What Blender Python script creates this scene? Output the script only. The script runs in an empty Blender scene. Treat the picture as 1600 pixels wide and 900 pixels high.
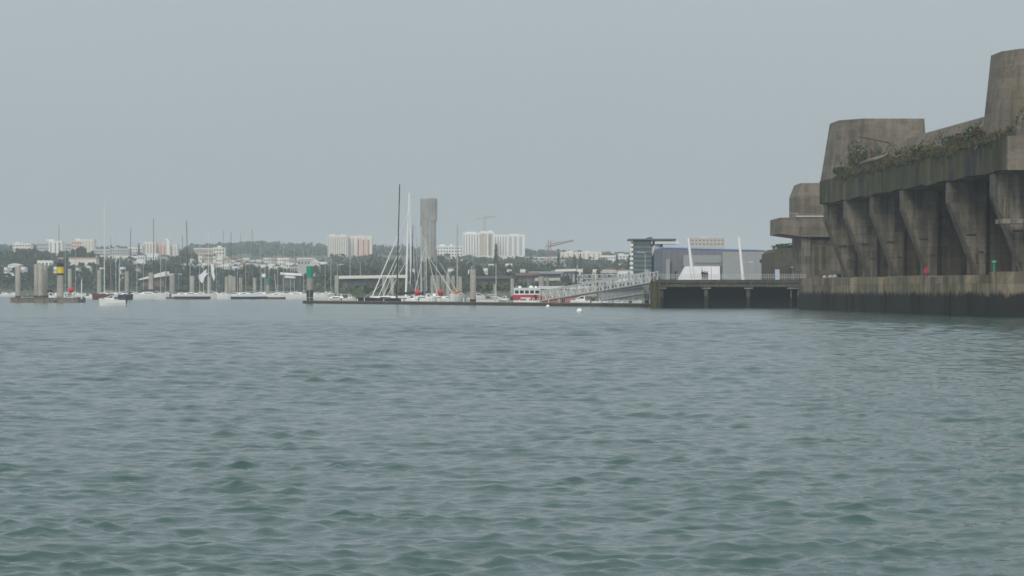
import bpy, math, random
import numpy as np
R = math.radians
random.seed(7)
rng = np.random.default_rng(7)
sc = bpy.context.scene
C = sc.collection
F = 4400.0      # focal length in pixels of the 1600 px wide photograph
EYE = 3.5       # eye height above the water
HZ = 453.0      # pixel row of the horizon

def X(px, d): return (px - 800.0) * d / F
def Z(py, d): return EYE + (HZ - py) * d / F

# ------------------------------------------------------------------ materials
def newmat(name):
    m = bpy.data.materials.new(name); m.use_nodes = True
    nt = m.node_tree; nt.nodes.clear()
    out = nt.nodes.new('ShaderNodeOutputMaterial')
    b = nt.nodes.new('ShaderNodeBsdfPrincipled')
    nt.links.new(b.outputs[0], out.inputs[0])
    return m, nt, b

def _noise(nt, vec, scale, detail=4, rough=.55):
    n = nt.nodes.new('ShaderNodeTexNoise')
    n.inputs['Scale'].default_value = scale; n.inputs['Detail'].default_value = detail
    n.inputs['Roughness'].default_value = rough
    nt.links.new(vec, n.inputs['Vector']); return n.outputs['Fac']

def _ramp(nt, fac, stops):
    r = nt.nodes.new('ShaderNodeValToRGB')
    el = r.color_ramp.elements
    while len(el) < len(stops): el.new(0.5)
    for e, (p, c) in zip(el, stops):
        e.position = p; e.color = (c[0], c[1], c[2], 1) if not isinstance(c, (int, float)) else (c, c, c, 1)
    nt.links.new(fac, r.inputs[0]); return r.outputs[0]

def _map(nt, vec, scale):
    m = nt.nodes.new('ShaderNodeMapping'); m.inputs['Scale'].default_value = scale
    nt.links.new(vec, m.inputs['Vector']); return m.outputs[0]

def _mix(nt, fac, a, b, mode='MIX'):
    m = nt.nodes.new('ShaderNodeMix'); m.data_type = 'RGBA'; m.blend_type = mode
    for s, v in ((m.inputs[0], fac), (m.inputs[6], a), (m.inputs[7], b)):
        if isinstance(v, (int, float)): s.default_value = v
        elif isinstance(v, tuple): s.default_value = (v[0], v[1], v[2], 1)
        else: nt.links.new(v, s)
    return m.outputs[2]

def _pos(nt):
    return nt.nodes.new('ShaderNodeNewGeometry').outputs['Position']

def _math(nt, op, a, b=None):
    m = nt.nodes.new('ShaderNodeMath'); m.operation = op
    for i, v in enumerate((a, b)):
        if v is None: continue
        if isinstance(v, (int, float)): m.inputs[i].default_value = v
        else: nt.links.new(v, m.inputs[i])
    return m.outputs[0]

MATS = {}
def plain(name, col, rough=.6, metal=0, var=.15, scale=.6):
    if name in MATS: return MATS[name]
    m, nt, b = newmat(name)
    v = _noise(nt, _pos(nt), scale, 5)
    c = _ramp(nt, v, [(.3, tuple(x * (1 - var) for x in col)), (.7, tuple(min(1, x * (1 + var)) for x in col))])
    nt.links.new(c, b.inputs['Base Color'])
    b.inputs['Roughness'].default_value = rough; b.inputs['Metallic'].default_value = metal
    MATS[name] = m; return m

def concrete(name, col, streak=.5, green=0.0, dark=(.035, .035, .03), lichen=0.0, boards=.35, tide=None, tidecol=(.022, .024, .02), vs=1.0, panels=.3, st0=.44):
    m, nt, b = newmat(name)
    p = _pos(nt)
    big = _noise(nt, _map(nt, p, (.12, .12, .1)), 1.0, 5)
    c = _ramp(nt, big, [(.3, tuple(x * .72 for x in col)), (.55, col), (.75, tuple(x * 1.22 for x in col))])
    st = _noise(nt, _map(nt, p, (.9 * vs, .9 * vs, .07)), 1.0, 5, .65)
    sm = _ramp(nt, st, [(st0, 0.0), (st0 + (.22 if st0 > .43 else .12), streak)])
    c = _mix(nt, sm, c, dark)
    if green:
        g = _noise(nt, _map(nt, p, (.6 * vs, .6 * vs, .05)), 1.7, 5, .6)
        gm = _ramp(nt, g, [(.44, 0.0), (.56, green)])
        c = _mix(nt, gm, c, (.05, .068, .02))
        g2 = _noise(nt, _map(nt, p, (1.1 * vs, 1.1 * vs, .04)), 1.1, 4, .6)
        c = _mix(nt, _ramp(nt, g2, [(.5, 0.0), (.62, green * .8)]), c, (.125, .095, .05))
    if lichen:
        l = _noise(nt, _map(nt, p, (.25, .25, .15)), 1.3, 5, .65)
        c = _mix(nt, _ramp(nt, l, [(.52, 0.0), (.7, lichen)]), c, (.24, .2, .07))
    fine = _noise(nt, p, 2.2, 6, .7)
    c = _mix(nt, _ramp(nt, fine, [(.35, .35), (.6, 0.0)]), c, (.05, .045, .04))
    # pour joints and panels of the formwork
    sp = nt.nodes.new('ShaderNodeSeparateXYZ'); nt.links.new(p, sp.inputs[0])
    cx = nt.nodes.new('ShaderNodeCombineXYZ'); nt.links.new(_math(nt, 'ADD', sp.outputs[0], sp.outputs[1]), cx.inputs[0]); nt.links.new(sp.outputs[2], cx.inputs[1])
    bk = nt.nodes.new('ShaderNodeTexBrick'); nt.links.new(cx.outputs[0], bk.inputs['Vector'])
    bk.inputs['Color1'].default_value = (.0, .0, .0, 1); bk.inputs['Color2'].default_value = (1, 1, 1, 1); bk.inputs['Mortar'].default_value = (0, 0, 0, 1)
    bk.inputs['Scale'].default_value = 1; bk.inputs['Mortar Size'].default_value = .03; bk.inputs['Brick Width'].default_value = 4.3; bk.inputs['Row Height'].default_value = 1.45; bk.inputs['Bias'].default_value = .1
    c = _mix(nt, _math(nt, 'MULTIPLY', bk.outputs['Color'], panels), c, tuple(min(1, x * 1.5) for x in col))
    dm = _noise(nt, _map(nt, p, (.22, .22, .3)), 1.6, 6, .7)
    c = _mix(nt, _ramp(nt, dm, [(.5, 0.0), (.64, panels * 1.6)]), c, tuple(x * .35 for x in col))
    sx = nt.nodes.new('ShaderNodeSeparateXYZ'); nt.links.new(p, sx.inputs[0])
    zz = _math(nt, 'ADD', sx.outputs[2], _math(nt, 'MULTIPLY', fine, .12))
    fr = _math(nt, 'FRACT', _math(nt, 'MULTIPLY', zz, 1 / 1.45))
    line = _ramp(nt, fr, [(0.0, boards), (.05, boards), (.1, 0.0)])
    c = _mix(nt, line, c, tuple(x * .45 for x in col))
    if tide is not None:
        w = _noise(nt, _map(nt, p, (.9, .9, .25)), 1.2, 6, .7)
        t = _math(nt, 'ADD', sx.outputs[2], _math(nt, 'MULTIPLY', w, 2.6))
        mr = nt.nodes.new('ShaderNodeMapRange'); nt.links.new(t, mr.inputs[0])
        mr.inputs[1].default_value = tide + 1.05; mr.inputs[2].default_value = tide + 1.6
        mr.inputs[3].default_value = .98; mr.inputs[4].default_value = 0
        c = _mix(nt, mr.outputs[0], c, tidecol)
    nt.links.new(c, b.inputs['Base Color'])
    b.inputs['Roughness'].default_value = .9; b.inputs['Specular IOR Level'].default_value = .2
    bp = nt.nodes.new('ShaderNodeBump'); bp.inputs['Strength'].default_value = .5; bp.inputs['Distance'].default_value = .12
    nt.links.new(fine, bp.inputs['Height']); nt.links.new(bp.outputs[0], b.inputs['Normal'])
    MATS[name] = m; return m

def foliage(name, ca, cb, scale=.35):
    m, nt, b = newmat(name)
    p = _pos(nt)
    v = _noise(nt, p, scale, 4, .7)
    oi = nt.nodes.new('ShaderNodeObjectInfo')
    c = _ramp(nt, v, [(.35, ca), (.65, cb)])
    hs = nt.nodes.new('ShaderNodeHueSaturation')
    nt.links.new(c, hs.inputs['Color'])
    nt.links.new(_math(nt, 'ADD', _math(nt, 'MULTIPLY', oi.outputs['Random'], .6), .7), hs.inputs['Value'])
    nt.links.new(_math(nt, 'ADD', _math(nt, 'MULTIPLY', oi.outputs['Random'], .06), .47), hs.inputs['Hue'])
    nt.links.new(hs.outputs[0], b.inputs['Base Color'])
    b.inputs['Roughness'].default_value = .85; b.inputs['Specular IOR Level'].default_value = .15
    MATS[name] = m; return m

conc      = concrete('bunker_concrete', (.22, .19, .15), .6, lichen=.5, boards=.2)
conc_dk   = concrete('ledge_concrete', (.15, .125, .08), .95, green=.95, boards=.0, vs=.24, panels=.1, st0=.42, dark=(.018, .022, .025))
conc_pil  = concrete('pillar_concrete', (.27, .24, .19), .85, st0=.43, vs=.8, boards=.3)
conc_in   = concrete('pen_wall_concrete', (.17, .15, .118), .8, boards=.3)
conc_quay = concrete('quay_wall_concrete', (.34, .28, .2), .75, st0=.43, green=.4, boards=.35, tide=3.0, tidecol=(.016, .018, .016), vs=.28)
conc_q2   = concrete('quay_pile_concrete', (.2, .19, .155), .5, boards=.1, tide=2.2, tidecol=(.03, .045, .04), panels=.08)
conc_beam = concrete('quay_beam_concrete', (.095, .095, .085), .6, boards=.1, green=.2)
conc_k1   = concrete('small_bunker_concrete', (.1, .085, .07), .6, green=.5, boards=.2)
conc_pile = concrete('pile_concrete', (.5, .475, .41), .12, boards=.04, tide=1.75, tidecol=(.035, .05, .042), panels=.08)
conc_twr  = concrete('tower_concrete', (.44, .425, .39), .15, boards=.12, panels=.08)
conc_pont = concrete('pontoon_concrete', (.26, .22, .18), .4, boards=0, panels=.08)
pont_side = concrete('pontoon_side', (.12, .1, .075), .5, green=.4, boards=0, panels=.08)
asphalt   = plain('apron_concrete', (.2, .19, .18), .9, var=.15)
white     = plain('white_gelcoat', (.86, .86, .84), .35, var=.05)
offwhite  = plain('off_white_hull', (.68, .66, .6), .4, var=.06)
navy      = plain('navy_hull', (.02, .028, .05), .3)
blackm    = plain('black_paint', (.02, .02, .022), .4)
carbon    = plain('carbon_spar', (.035, .035, .038), .35)
alu       = plain('aluminium', (.5, .51, .52), .45, .4, var=.08)
galv      = plain('galvanised_steel', (.6, .61, .6), .5, .1)
redpaint  = plain('red_paint', (.42, .03, .045), .45)
redbuoy   = plain('red_vinyl', (.62, .03, .05), .5)
brownhull = plain('brown_hull', (.13, .045, .03), .5)
yellowp   = plain('yellow_paint', (.75, .55, .02), .6, var=.08)
greenp    = plain('green_paint', (.0, .26, .15), .6, var=.08)
wood      = plain('weathered_wood', (.12, .09, .06), .85)
glassd    = plain('dark_glass', (.03, .035, .045), .15)
bluetarp  = plain('blue_canvas', (.03, .05, .2), .8)
darksail  = plain('dark_sail_cover', (.025, .028, .04), .8)
paleblue  = plain('pale_blue_cover', (.45, .52, .62), .8)
orange    = plain('orange_canvas', (.6, .2, .05), .8)
barkm     = plain('bark', (.08, .06, .045), .9)
leafA = foliage('leaf_dark', (.045, .072, .05), (.085, .12, .07))
leafB = foliage('leaf_mid', (.05, .078, .045), (.1, .12, .065))
leafC = foliage('leaf_conifer', (.03, .05, .038), (.05, .075, .05))
shrubg = foliage('shrub_green', (.025, .05, .018), (.07, .1, .03), 1.2)
shrubb = foliage('shrub_dry', (.09, .075, .035), (.17, .13, .065), 1.2)
shrubd = foliage('shrub_russet', (.06, .04, .025), (.12, .08, .045), 1.2)
cream     = plain('cream_render', (.78, .74, .66), .8, var=.06, scale=.08)
whiteb    = plain('white_render', (.82, .82, .79), .8, var=.05, scale=.08)
pinkb     = plain('pink_render', (.7, .5, .43), .8, var=.06, scale=.08)
pinkd     = plain('rose_panel', (.46, .22, .2), .8)
greyb     = plain('grey_render', (.48, .48, .47), .8)
ltgrey    = plain('light_grey_cladding', (.29, .31, .315), .6, var=.06)
slate     = plain('slate_roof', (.1, .1, .12), .7)
tile      = plain('red_tile_roof', (.33, .15, .1), .8)
winm      = plain('window_glass', (.1, .11, .12), .2)
winl      = plain('loggia_shadow_panel', (.26, .25, .25), .5)
beige     = plain('beige_panel', (.5, .44, .34), .8)
mauve     = plain('mauve_grey_cladding', (.165, .172, .2), .5, var=.06)
blueroof  = plain('blue_roof_edge', (.3, .42, .72), .4, var=.04)
tealglass = plain('teal_glass_cladding', (.085, .125, .14), .25)
bluegl    = plain('blue_glass', (.035, .05, .11), .15)
brownb    = plain('brown_shed', (.2, .13, .11), .8)
craneR    = plain('crane_red', (.36, .2, .18), .6)
craneP    = plain('crane_pale_red', (.5, .38, .36), .6)
tentm     = plain('tent_fabric', (.85, .86, .88), .6, var=.03)
skinm     = plain('skin', (.45, .3, .22), .6)
hairm     = plain('hair', (.03, .02, .015), .7)
clothA = plain('dark_coat', (.02, .018, .02), .9); clothB = plain('maroon_coat', (.07, .02, .025), .9); clothC = plain('navy_coat', (.02, .022, .04), .9)

# ------------------------------------------------------------------ mesh builder
def fixn(me):
    pass
class MB:
    def __init__(s): s.v = []; s.f = []
    def add(s, vs, fs):
        n = len(s.v); s.v += [tuple(v) for v in vs]; s.f += [tuple(i + n for i in f) for f in fs]; return s
    def hexa(s, b, t):
        """b, t: 4 points each, counter-clockwise seen from above"""
        return s.add(list(b) + list(t), [(3, 2, 1, 0), (4, 5, 6, 7), (0, 1, 5, 4), (1, 2, 6, 5), (2, 3, 7, 6), (3, 0, 4, 7)])
    def box(s, x0, x1, y0, y1, z0, z1):
        return s.hexa([(x0, y0, z0), (x1, y0, z0), (x1, y1, z0), (x0, y1, z0)], [(x0, y0, z1), (x1, y0, z1), (x1, y1, z1), (x0, y1, z1)])
    def prism_z(s, poly, z0, z1, top=None):
        n = len(poly); top = top or poly
        vs = [(x, y, z0) for x, y in poly] + [(x, y, z1) for x, y in top]
        return s.add(vs, [tuple(range(n - 1, -1, -1)), tuple(range(n, 2 * n))] + [(i, (i + 1) % n, n + (i + 1) % n, n + i) for i in range(n)])
    def prism_y(s, poly, y0, y1):
        """poly of (x, z), extruded along y"""
        n = len(poly)
        vs = [(x, y0, z) for x, z in poly] + [(x, y1, z) for x, z in poly]
        return s.add(vs, [tuple(range(n)), tuple(range(2 * n - 1, n - 1, -1))] + [((i + 1) % n, i, n + i, n + (i + 1) % n) for i in range(n)])
    def prism_x(s, poly, x0, x1):
        n = len(poly)
        vs = [(x0, y, z) for y, z in poly] + [(x1, y, z) for y, z in poly]
        return s.add(vs, [tuple(range(n - 1, -1, -1)), tuple(range(n, 2 * n))] + [(i, (i + 1) % n, n + (i + 1) % n, n + i) for i in range(n)])
    def bar(s, p, q, r, r2=None, n=6):
        p = np.array(p, float); q = np.array(q, float); d = q - p; L = np.linalg.norm(d)
        if L < 1e-6: return s
        d /= L; a = np.array((0, 0, 1.)) if abs(d[2]) < .9 else np.array((1., 0, 0))
        u = np.cross(d, a); u /= np.linalg.norm(u); w = np.cross(d, u)
        r2 = r if r2 is None else r2; vs = []
        for c, rr in ((p, r), (q, r2)):
            for i in range(n):
                t = 2 * math.pi * i / n; vs.append(tuple(c + rr * (math.cos(t) * u + math.sin(t) * w)))
        return s.add(vs, [tuple(range(n - 1, -1, -1)), tuple(range(n, 2 * n))] + [(i, (i + 1) % n, n + (i + 1) % n, n + i) for i in range(n)])
    def rings(s, rings, cap=True):
        n = len(rings[0]); vs = [p for r in rings for p in r]; fs = []
        for k in range(len(rings) - 1):
            for i in range(n):
                j = (i + 1) % n; fs.append((k * n + i, k * n + j, (k + 1) * n + j, (k + 1) * n + i))
        if cap: fs += [tuple(range(n - 1, -1, -1)), tuple(range((len(rings) - 1) * n, len(rings) * n))]
        return s.add(vs, fs)
    def ball(s, c, r, n=12, m=8, sz=1.0):
        rg = []
        for k in range(m + 1):
            t = math.pi * (k + .02) / (m + .04); rg.append([(c[0] + r * math.sin(t) * math.cos(2 * math.pi * i / n), c[1] + r * math.sin(t) * math.sin(2 * math.pi * i / n), c[2] - r * sz * math.cos(t)) for i in range(n)])
        return s.rings(rg)
    def build(s, name, mat, parent=None, smooth=False, loc=None):
        me = bpy.data.meshes.new(name); me.from_pydata(s.v, [], s.f); me.validate(); fixn(me); me.update()
        if smooth: me.shade_smooth(); me.set_sharp_from_angle(angle=R(50))
        me.materials.append(mat)
        o = bpy.data.objects.new(name, me); C.objects.link(o)
        if parent: o.parent = parent
        if loc: o.location = loc
        return o

def tag(o, label=None, cat=None, group=None, kind=None):
    if label and len(label.split()) > 16: label = label.replace(' leafy', '').replace(' of the left marina', '')
    if label and len(label.split()) > 16: print('LONG', len(label.split()), label)
    if label: o['label'] = label
    if cat: o['category'] = cat
    if group: o['group'] = group
    if kind: o['kind'] = kind
    return o
def thing(name, label, cat, loc=(0, 0, 0), rz=0, group=None):
    o = bpy.data.objects.new(name, None); C.objects.link(o); o.empty_display_size = .5
    o.location = loc; o.rotation_euler = (0, 0, rz)
    return tag(o, label, cat, group)
def kids(o): return KID.get(o.name, [])
def copy_tree(o, parent=None):
    c = o.copy(); C.objects.link(c)
    if parent: c.parent = parent
    for ch in o.children: copy_tree(ch, c)
    return c
ORD = ['first', 'second', 'third', 'fourth', 'fifth', 'sixth', 'seventh', 'eighth', 'ninth', 'tenth', 'eleventh', 'twelfth', 'thirteenth', 'fourteenth', 'fifteenth', 'sixteenth', 'seventeenth', 'eighteenth', 'nineteenth', 'twentieth'] + ['twenty-' + w for w in ('first', 'second', 'third', 'fourth', 'fifth', 'sixth', 'seventh', 'eighth', 'ninth')]

# ------------------------------------------------------------------ water
def build_water():
    r1 = [26.0]
    while r1[-1] < 1450: r1.append(r1[-1] * (1 + float(np.interp(r1[-1], [100, 450, 700], [.0018, .0038, .007]))))
    r1 = np.array(r1)
    r3 = r1[-1] * 1.08 ** np.arange(1, 17)
    r3 = r3[r3 < 4950]
    r0 = np.linspace(.5, 25, 24)
    rad = np.concatenate([r0, r1, r3, [4980]])
    a = np.concatenate([np.linspace(-180, -16, 60)[:-1], np.linspace(-16, -12.2, 14)[:-1], np.linspace(-12.2, 12.2, 440), np.linspace(12.2, 16, 14)[1:], np.linspace(16, 180, 60)[1:-1]])
    a = np.radians(a); nr, na = len(rad), len(a)
    Rr, A = np.meshgrid(rad, a, indexing='ij')
    x = Rr * np.sin(A); y = Rr * np.cos(A)
    dr = np.gradient(rad)[:, None] * np.ones_like(A)
    da = np.gradient(a)[None, :] * Rr
    cell = np.maximum(dr, da)
    gust = .55 + .45 * (np.sin(x * .043 + y * .011 + 1.3) * np.sin(y * .017 - x * .02 + .4) * .5 + .5) + .18 * np.sin(x * .11 + 2) * np.sin(y * .06)
    grp = np.zeros_like(x)
    for j in range(9):
        th = rng.uniform(0, math.pi); kk = 2 * math.pi / rng.uniform(1.6, 6)
        grp += np.sin(kk * (x * math.cos(th) * .6 + y * math.sin(th) * .9) + rng.uniform(0, 6.28))
    grp = .78 + .22 * np.clip(grp / 2.6 + .2, 0, 2) ** 1.2
    far = np.interp(Rr, [30, 80, 150, 300, 420, 560], [.78, .95, 1.35, 1.9, 1.2, .5])
    chop = np.interp(Rr, [30, 100, 250, 400, 600], [.6, 1.3, 3.8, 3.6, 1.0])
    hz = np.zeros_like(x); hx = np.zeros_like(x); hy = np.zeros_like(x)
    lam = np.exp(np.linspace(math.log(.24), math.log(6.0), 76))
    for i, l in enumerate(lam):
        th = rng.normal(R(10), R(30)) if l > 2.0 else rng.normal(R(6), R(44))
        k = 2 * math.pi / l; kx, ky = k * math.sin(th), -k * math.cos(th)
        steep = .06 if l < .85 else .06 * (.85 / l) ** 1.2
        amp = steep / k * rng.uniform(.6, 1.4)
        ph = rng.uniform(0, 2 * math.pi)
        fade = np.clip((l / cell - 2.0) / 2.0, 0, 1)
        p = kx * x + ky * y + ph
        # envelope keeps crests short
        env = .3 + 1.15 * (.5 + .5 * np.sin(p * .13 + 2.1 * i + ky / k * x / l * .7 - kx / k * y / l * .7)) 
        w = amp * fade * gust * env * (grp if l < 2.6 else .5 + .5 * grp) * (chop if l > 1.6 else far)
        hz += w * np.cos(p)
        q = 1.0 if l < 1.2 else .7
        hx -= q * w * np.sin(p) * kx / k; hy -= q * w * np.sin(p) * ky / k
        co = np.stack([x + hx, y + hy, hz], -1).reshape(-1, 3).astype(np.float32)
    idx = np.arange(nr * na).reshape(nr, na)
    i0 = idx[:-1]; i1 = idx[1:]
    # angle wraps round
    q = np.stack([i0, np.roll(i0, -1, 1), np.roll(i1, -1, 1), i1], -1).reshape(-1, 4)
    q = q[:, ::-1]
    me = bpy.data.meshes.new('water')
    me.vertices.add(len(co)); me.vertices.foreach_set('co', co.ravel())
    me.loops.add(q.size); me.loops.foreach_set('vertex_index', q.ravel().astype(np.int32))
    me.polygons.add(len(q)); me.polygons.foreach_set('loop_start', np.arange(0, q.size, 4, dtype=np.int32))
    me.update(calc_edges=True); me.shade_smooth()
    m, nt, b = newmat('sea_water')
    p = _pos(nt)
    b.inputs['Base Color'].default_value = (.03, .062, .058, 1)
    cl = _noise(nt, p, .02, 3)
    nt.links.new(_ramp(nt, cl, [(.3, (.036, .083, .078)), (.7, (.046, .096, .09))]), b.inputs['Base Color'])
    b.inputs['IOR'].default_value = 1.333; mr = nt.nodes.new('ShaderNodeMapRange'); ln = nt.nodes.new('ShaderNodeVectorMath'); ln.operation = 'LENGTH'; nt.links.new(p, ln.inputs[0]); nt.links.new(ln.outputs['Value'], mr.inputs[0]); mr.inputs[1].default_value = 50; mr.inputs[2].default_value = 500; mr.inputs[3].default_value = .06; mr.inputs[4].default_value = .14; nt.links.new(mr.outputs[0], b.inputs['Roughness'])   # unresolved ripples
    n1 = _noise(nt, _map(nt, p, (.7, 1.2, 1)), 4.5, 5, .6)
    n2 = _noise(nt, _map(nt, p, (.55, 1.1, 1)), .55, 4, .6)
    h = _math(nt, 'ADD', _math(nt, 'MULTIPLY', n1, .035), _math(nt, 'MULTIPLY', n2, .2))
    bp = nt.nodes.new('ShaderNodeBump'); bp.inputs['Strength'].default_value = .6; bp.inputs['Distance'].default_value = 1.0
    nt.links.new(h, bp.inputs['Height']); nt.links.new(bp.outputs[0], b.inputs['Normal'])
    me.materials.append(m)
    o = bpy.data.objects.new('water', me); C.objects.link(o); tag(o, kind='structure')
build_water()

# ------------------------------------------------------------------ land
def shore(a): return 1500 - 450 * float(np.clip((a + .075) / .022, 0, 1))
def land(x, y):
    a = x / max(y, 1); s = shore(a)
    t = y - s
    if t < 0: h = max(-1.4, t * .05)
    elif t < 10: h = .25 * t
    else:
        h = float(np.interp(y, [s + 10, 1560, 1750, 2100, 2500, 3000, 3400, 4200], [2.5, 4.5, 9, 21, 31, 41, 45, 44]))
        k = 1 - .12 * float(np.clip(a / .05, 0, 1)) + .10 * float(np.clip(-(a + .11) / .05, 0, 1))
        h = 2.5 + (h - 2.5) * k
        px = 800 + F * a
        h += 13 * math.exp(-((px - 400) / 110) ** 2) * math.exp(-((y - 3900) / 420) ** 2)
        h += .8 * math.sin(x * .021 + 1) * math.sin(y * .013)
    return h
def build_land():
    ang = np.radians(np.concatenate([np.linspace(-34, -12, 12)[:-1], np.linspace(-12, 12, 161), np.linspace(12, 34, 12)[1:]]))
    ys = np.concatenate([np.linspace(1000, 1600, 61), np.linspace(1620, 2600, 40), np.linspace(2650, 4500, 38)])
    vs = []; fs = []
    for y in ys:
        for a in ang:
            x = y * math.tan(a); vs.append((x, y, land(x, y)))
    na = len(ang)
    for i in range(len(ys) - 1):
        for j in range(na - 1):
            fs.append((i * na + j, i * na + j + 1, (i + 1) * na + j + 1, (i + 1) * na + j))
    mb = MB(); mb.add(vs, fs)
    m, nt, b = newmat('land_ground'); p = _pos(nt)
    c = _ramp(nt, _noise(nt, p, .02, 6, .65), [(.35, (.045, .06, .03)), (.5, (.07, .085, .045)), (.66, (.16, .15, .12))])
    nt.links.new(c, b.inputs['Base Color']); b.inputs['Roughness'].default_value = .95
    o = mb.build('land', m, smooth=True); tag(o, kind='structure')
build_land()
# apron of the quay on which the museum stands
ap = MB(); ap.prism_z([(29, 556.5), (320, 556.5), (320, 1120), (62, 1120)], -1.3, 5.5)
tag(ap.build('quay_apron', conc_beam), kind='structure')
top = MB(); top.prism_z([(29.3, 557), (319, 557), (319, 1119), (62.3, 1119)], 5.504, 5.53)
tag(top.build('pavement', asphalt), kind='structure')

# ------------------------------------------------------------------ great bunker on the right
BA = math.atan2(8.3, 155.0)
def BL(x, y):   # bunker-local -> world xy
    return (56.2 + x * math.cos(BA) - y * math.sin(BA), 510 + x * math.sin(BA) + y * math.cos(BA))
def bunker():
    t = thing('submarine_bunker', 'huge weathered concrete submarine bunker with overhanging ledge along the right edge', 'bunker', (56.2, 510, 0), BA)
    Y0, Y1 = -146, 3
    # ledge: a long band with an uneven lower lip
    m = MB(); n = 60
    for i in range(n):
        ya = Y0 + (Y1 - Y0) * i / n; yb = Y0 + (Y1 - Y0) * (i + 1) / n
        za = 19.05 + .22 * math.sin(i * .9) * random.random()
        m.box(0, 12, ya, yb, za, 23.3)
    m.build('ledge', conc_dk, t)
    fr = MB(); fr.box(-.02, 30, Y0 - .6, Y0 - .003, 19.0, 23.4); fr.build('ledge_end', conc, t)
    so = MB(); so.box(.6, 45, Y0 + .3, Y1 - .3, 18.85, 19.02); so.build('soffit', conc_in, t)
    # sloping parapet with a hipped far end
    s = MB()
    s.hexa([(2.2, -140, 23.2), (14, -140, 23.2), (14, -34, 23.2), (2.2, -34, 23.2)], [(4.2, -138, 27.9), (13, -138, 27.9), (13, -60, 27.9), (4.2, -60, 27.9)])
    s.build('sloping_parapet', conc, t)
    rf = MB(); rf.box(12.5, 90, -144, 2, 23.1, 24.6); rf.build('roof', conc, t)
    # pillars and pen walls
    for k, y in enumerate((-138, -109.5, -75.6, -48.5, -24.5, -2.5)):
        p = MB(); dx = .12 * math.sin(k * 2.7)
        p.prism_y([(.45 + dx, 18.95), (.45 + dx, 16.0), (4.5, 5.55), (5.35, 5.55), (5.6, 18.95)], y, y + 3.0)
        pl = p.build('pillar', conc_pil, t)
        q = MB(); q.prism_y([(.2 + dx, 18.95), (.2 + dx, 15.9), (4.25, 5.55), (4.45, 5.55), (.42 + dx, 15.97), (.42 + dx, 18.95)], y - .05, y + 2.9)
        q.build('toned_facing', conc_pil if k == 0 else conc_in, pl)  # shade painted in by darker concrete on all but the nearest leading face
        g = MB(); g.box(2.6, 4.0, y - .06, y - .002, 11.2, 11.45); g.build('slot', blackm, pl)
        g = MB(); g.box(4.35, 5.1, y - .05, y - .002, 8.8, 8.98); g.build('slot', blackm, pl)
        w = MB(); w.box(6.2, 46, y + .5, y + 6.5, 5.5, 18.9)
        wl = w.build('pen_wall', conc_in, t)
        w = MB(); w.box(4.2, 6.6, y + 5.0, y + 6.9, 5.5, 18.9); w.build('slot_shade_plate', conc_in, t)  # added plate closing the slot behind so it stays in shade
        d = MB(); d.box(7.6, 7.85, y + .4, y + .498, 5.6, 17); d.build('pipe', wood, wl)
        d = MB(); d.box(8.0, 10.5, y + .42, y + .498, 9.4, 9.6); d.build('pipe', wood, wl)
    # extra nearer bay running out of the frame
    w = MB(); w.box(48, 50, -146, 4, 5.5, 19); w.build('inner_wall', conc_in, t)
    bm = MB(); bm.box(-.2, 12, -143.6, -140.2, 12.15, 12.75); bm.build('walkway', conc_pil, t)
    # ledge-level bay wall between pillars, low and recessed
    for y in (-20, -44, -70):
        lw = MB(); lw.box(7, 8, y, y + 10, 5.5, 9.5); lw.build('low_partition', conc_in, t)
    # towers on the roof
    def roof_tower(pts, tops, z1, mat=conc):
        m = MB(); m.prism_z(pts, 23.0, z1, tops); o = m.build('roof_tower', mat, t)
        return o
    a = roof_tower([(5.2, -12), (17.0, -12), (17.6, 9), (2.0, 9), (.4, 5), (.35, -5.5)],
                   [(5.6, -11.2), (16.4, -11.2), (16.6, 8), (4, 8), (2.2, 5), (2.1, -5.5)], 33.9)
    at = MB(); at.bar((10.6, -8, 33.5), (10.6, -8, 35.1), .05, .03); at.build('antenna', galv, a)
    b = roof_tower([(3.3, -136.8), (18, -136.2), (18, -120), (4, -120), (1.5, -124), (1.3, -132)],
                   [(4.3, -136.0), (17, -136.0), (17, -121), (4.6, -121), (2.75, -124.6), (2.65, -131.4)], 35.6)
    # small slanted concrete shelter on the ledge
    return t
bunker()

def quay_wall():
    t = thing('quay_wall', 'stained stepped harbour wall in front of the submarine bunker, dark below the tide line', 'quay wall', (56.2, 510, 0), BA)
    m = MB(); y = 8.0; k = 0
    random.seed(11)
    while y > -140:
        L = random.uniform(4, 11); o = -3.0 + random.uniform(-.9, .6)
        m.box(o, 2, y - L, y - .003, -1.2, 5.55 + random.uniform(-.15, .1)); y -= L; k += 1
        if k % 3 == 0: m.box(-1.6, 2, y - .9, y - .003, -1.2, 5.4); y -= .9
    m.build('wall', conc_quay, t)
    n = MB(); n.box(-2.2, 60, -150, y - .003, -1.2, 5.85); n.build('near_bay', conc_quay, t)
    dk = MB(); dk.box(2.003, 60, y, 8, -1.2, 5.5); dk.build('deck', conc_in, t)
    for yy in (-127, -98, -79.5, -47):
        f = MB(); f.box(-3.7, -3.35, yy, yy + .35, -1, 3.6 + random.random() * 1.7); f.build('fender_post', conc_quay, t)
quay_wall()

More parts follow.
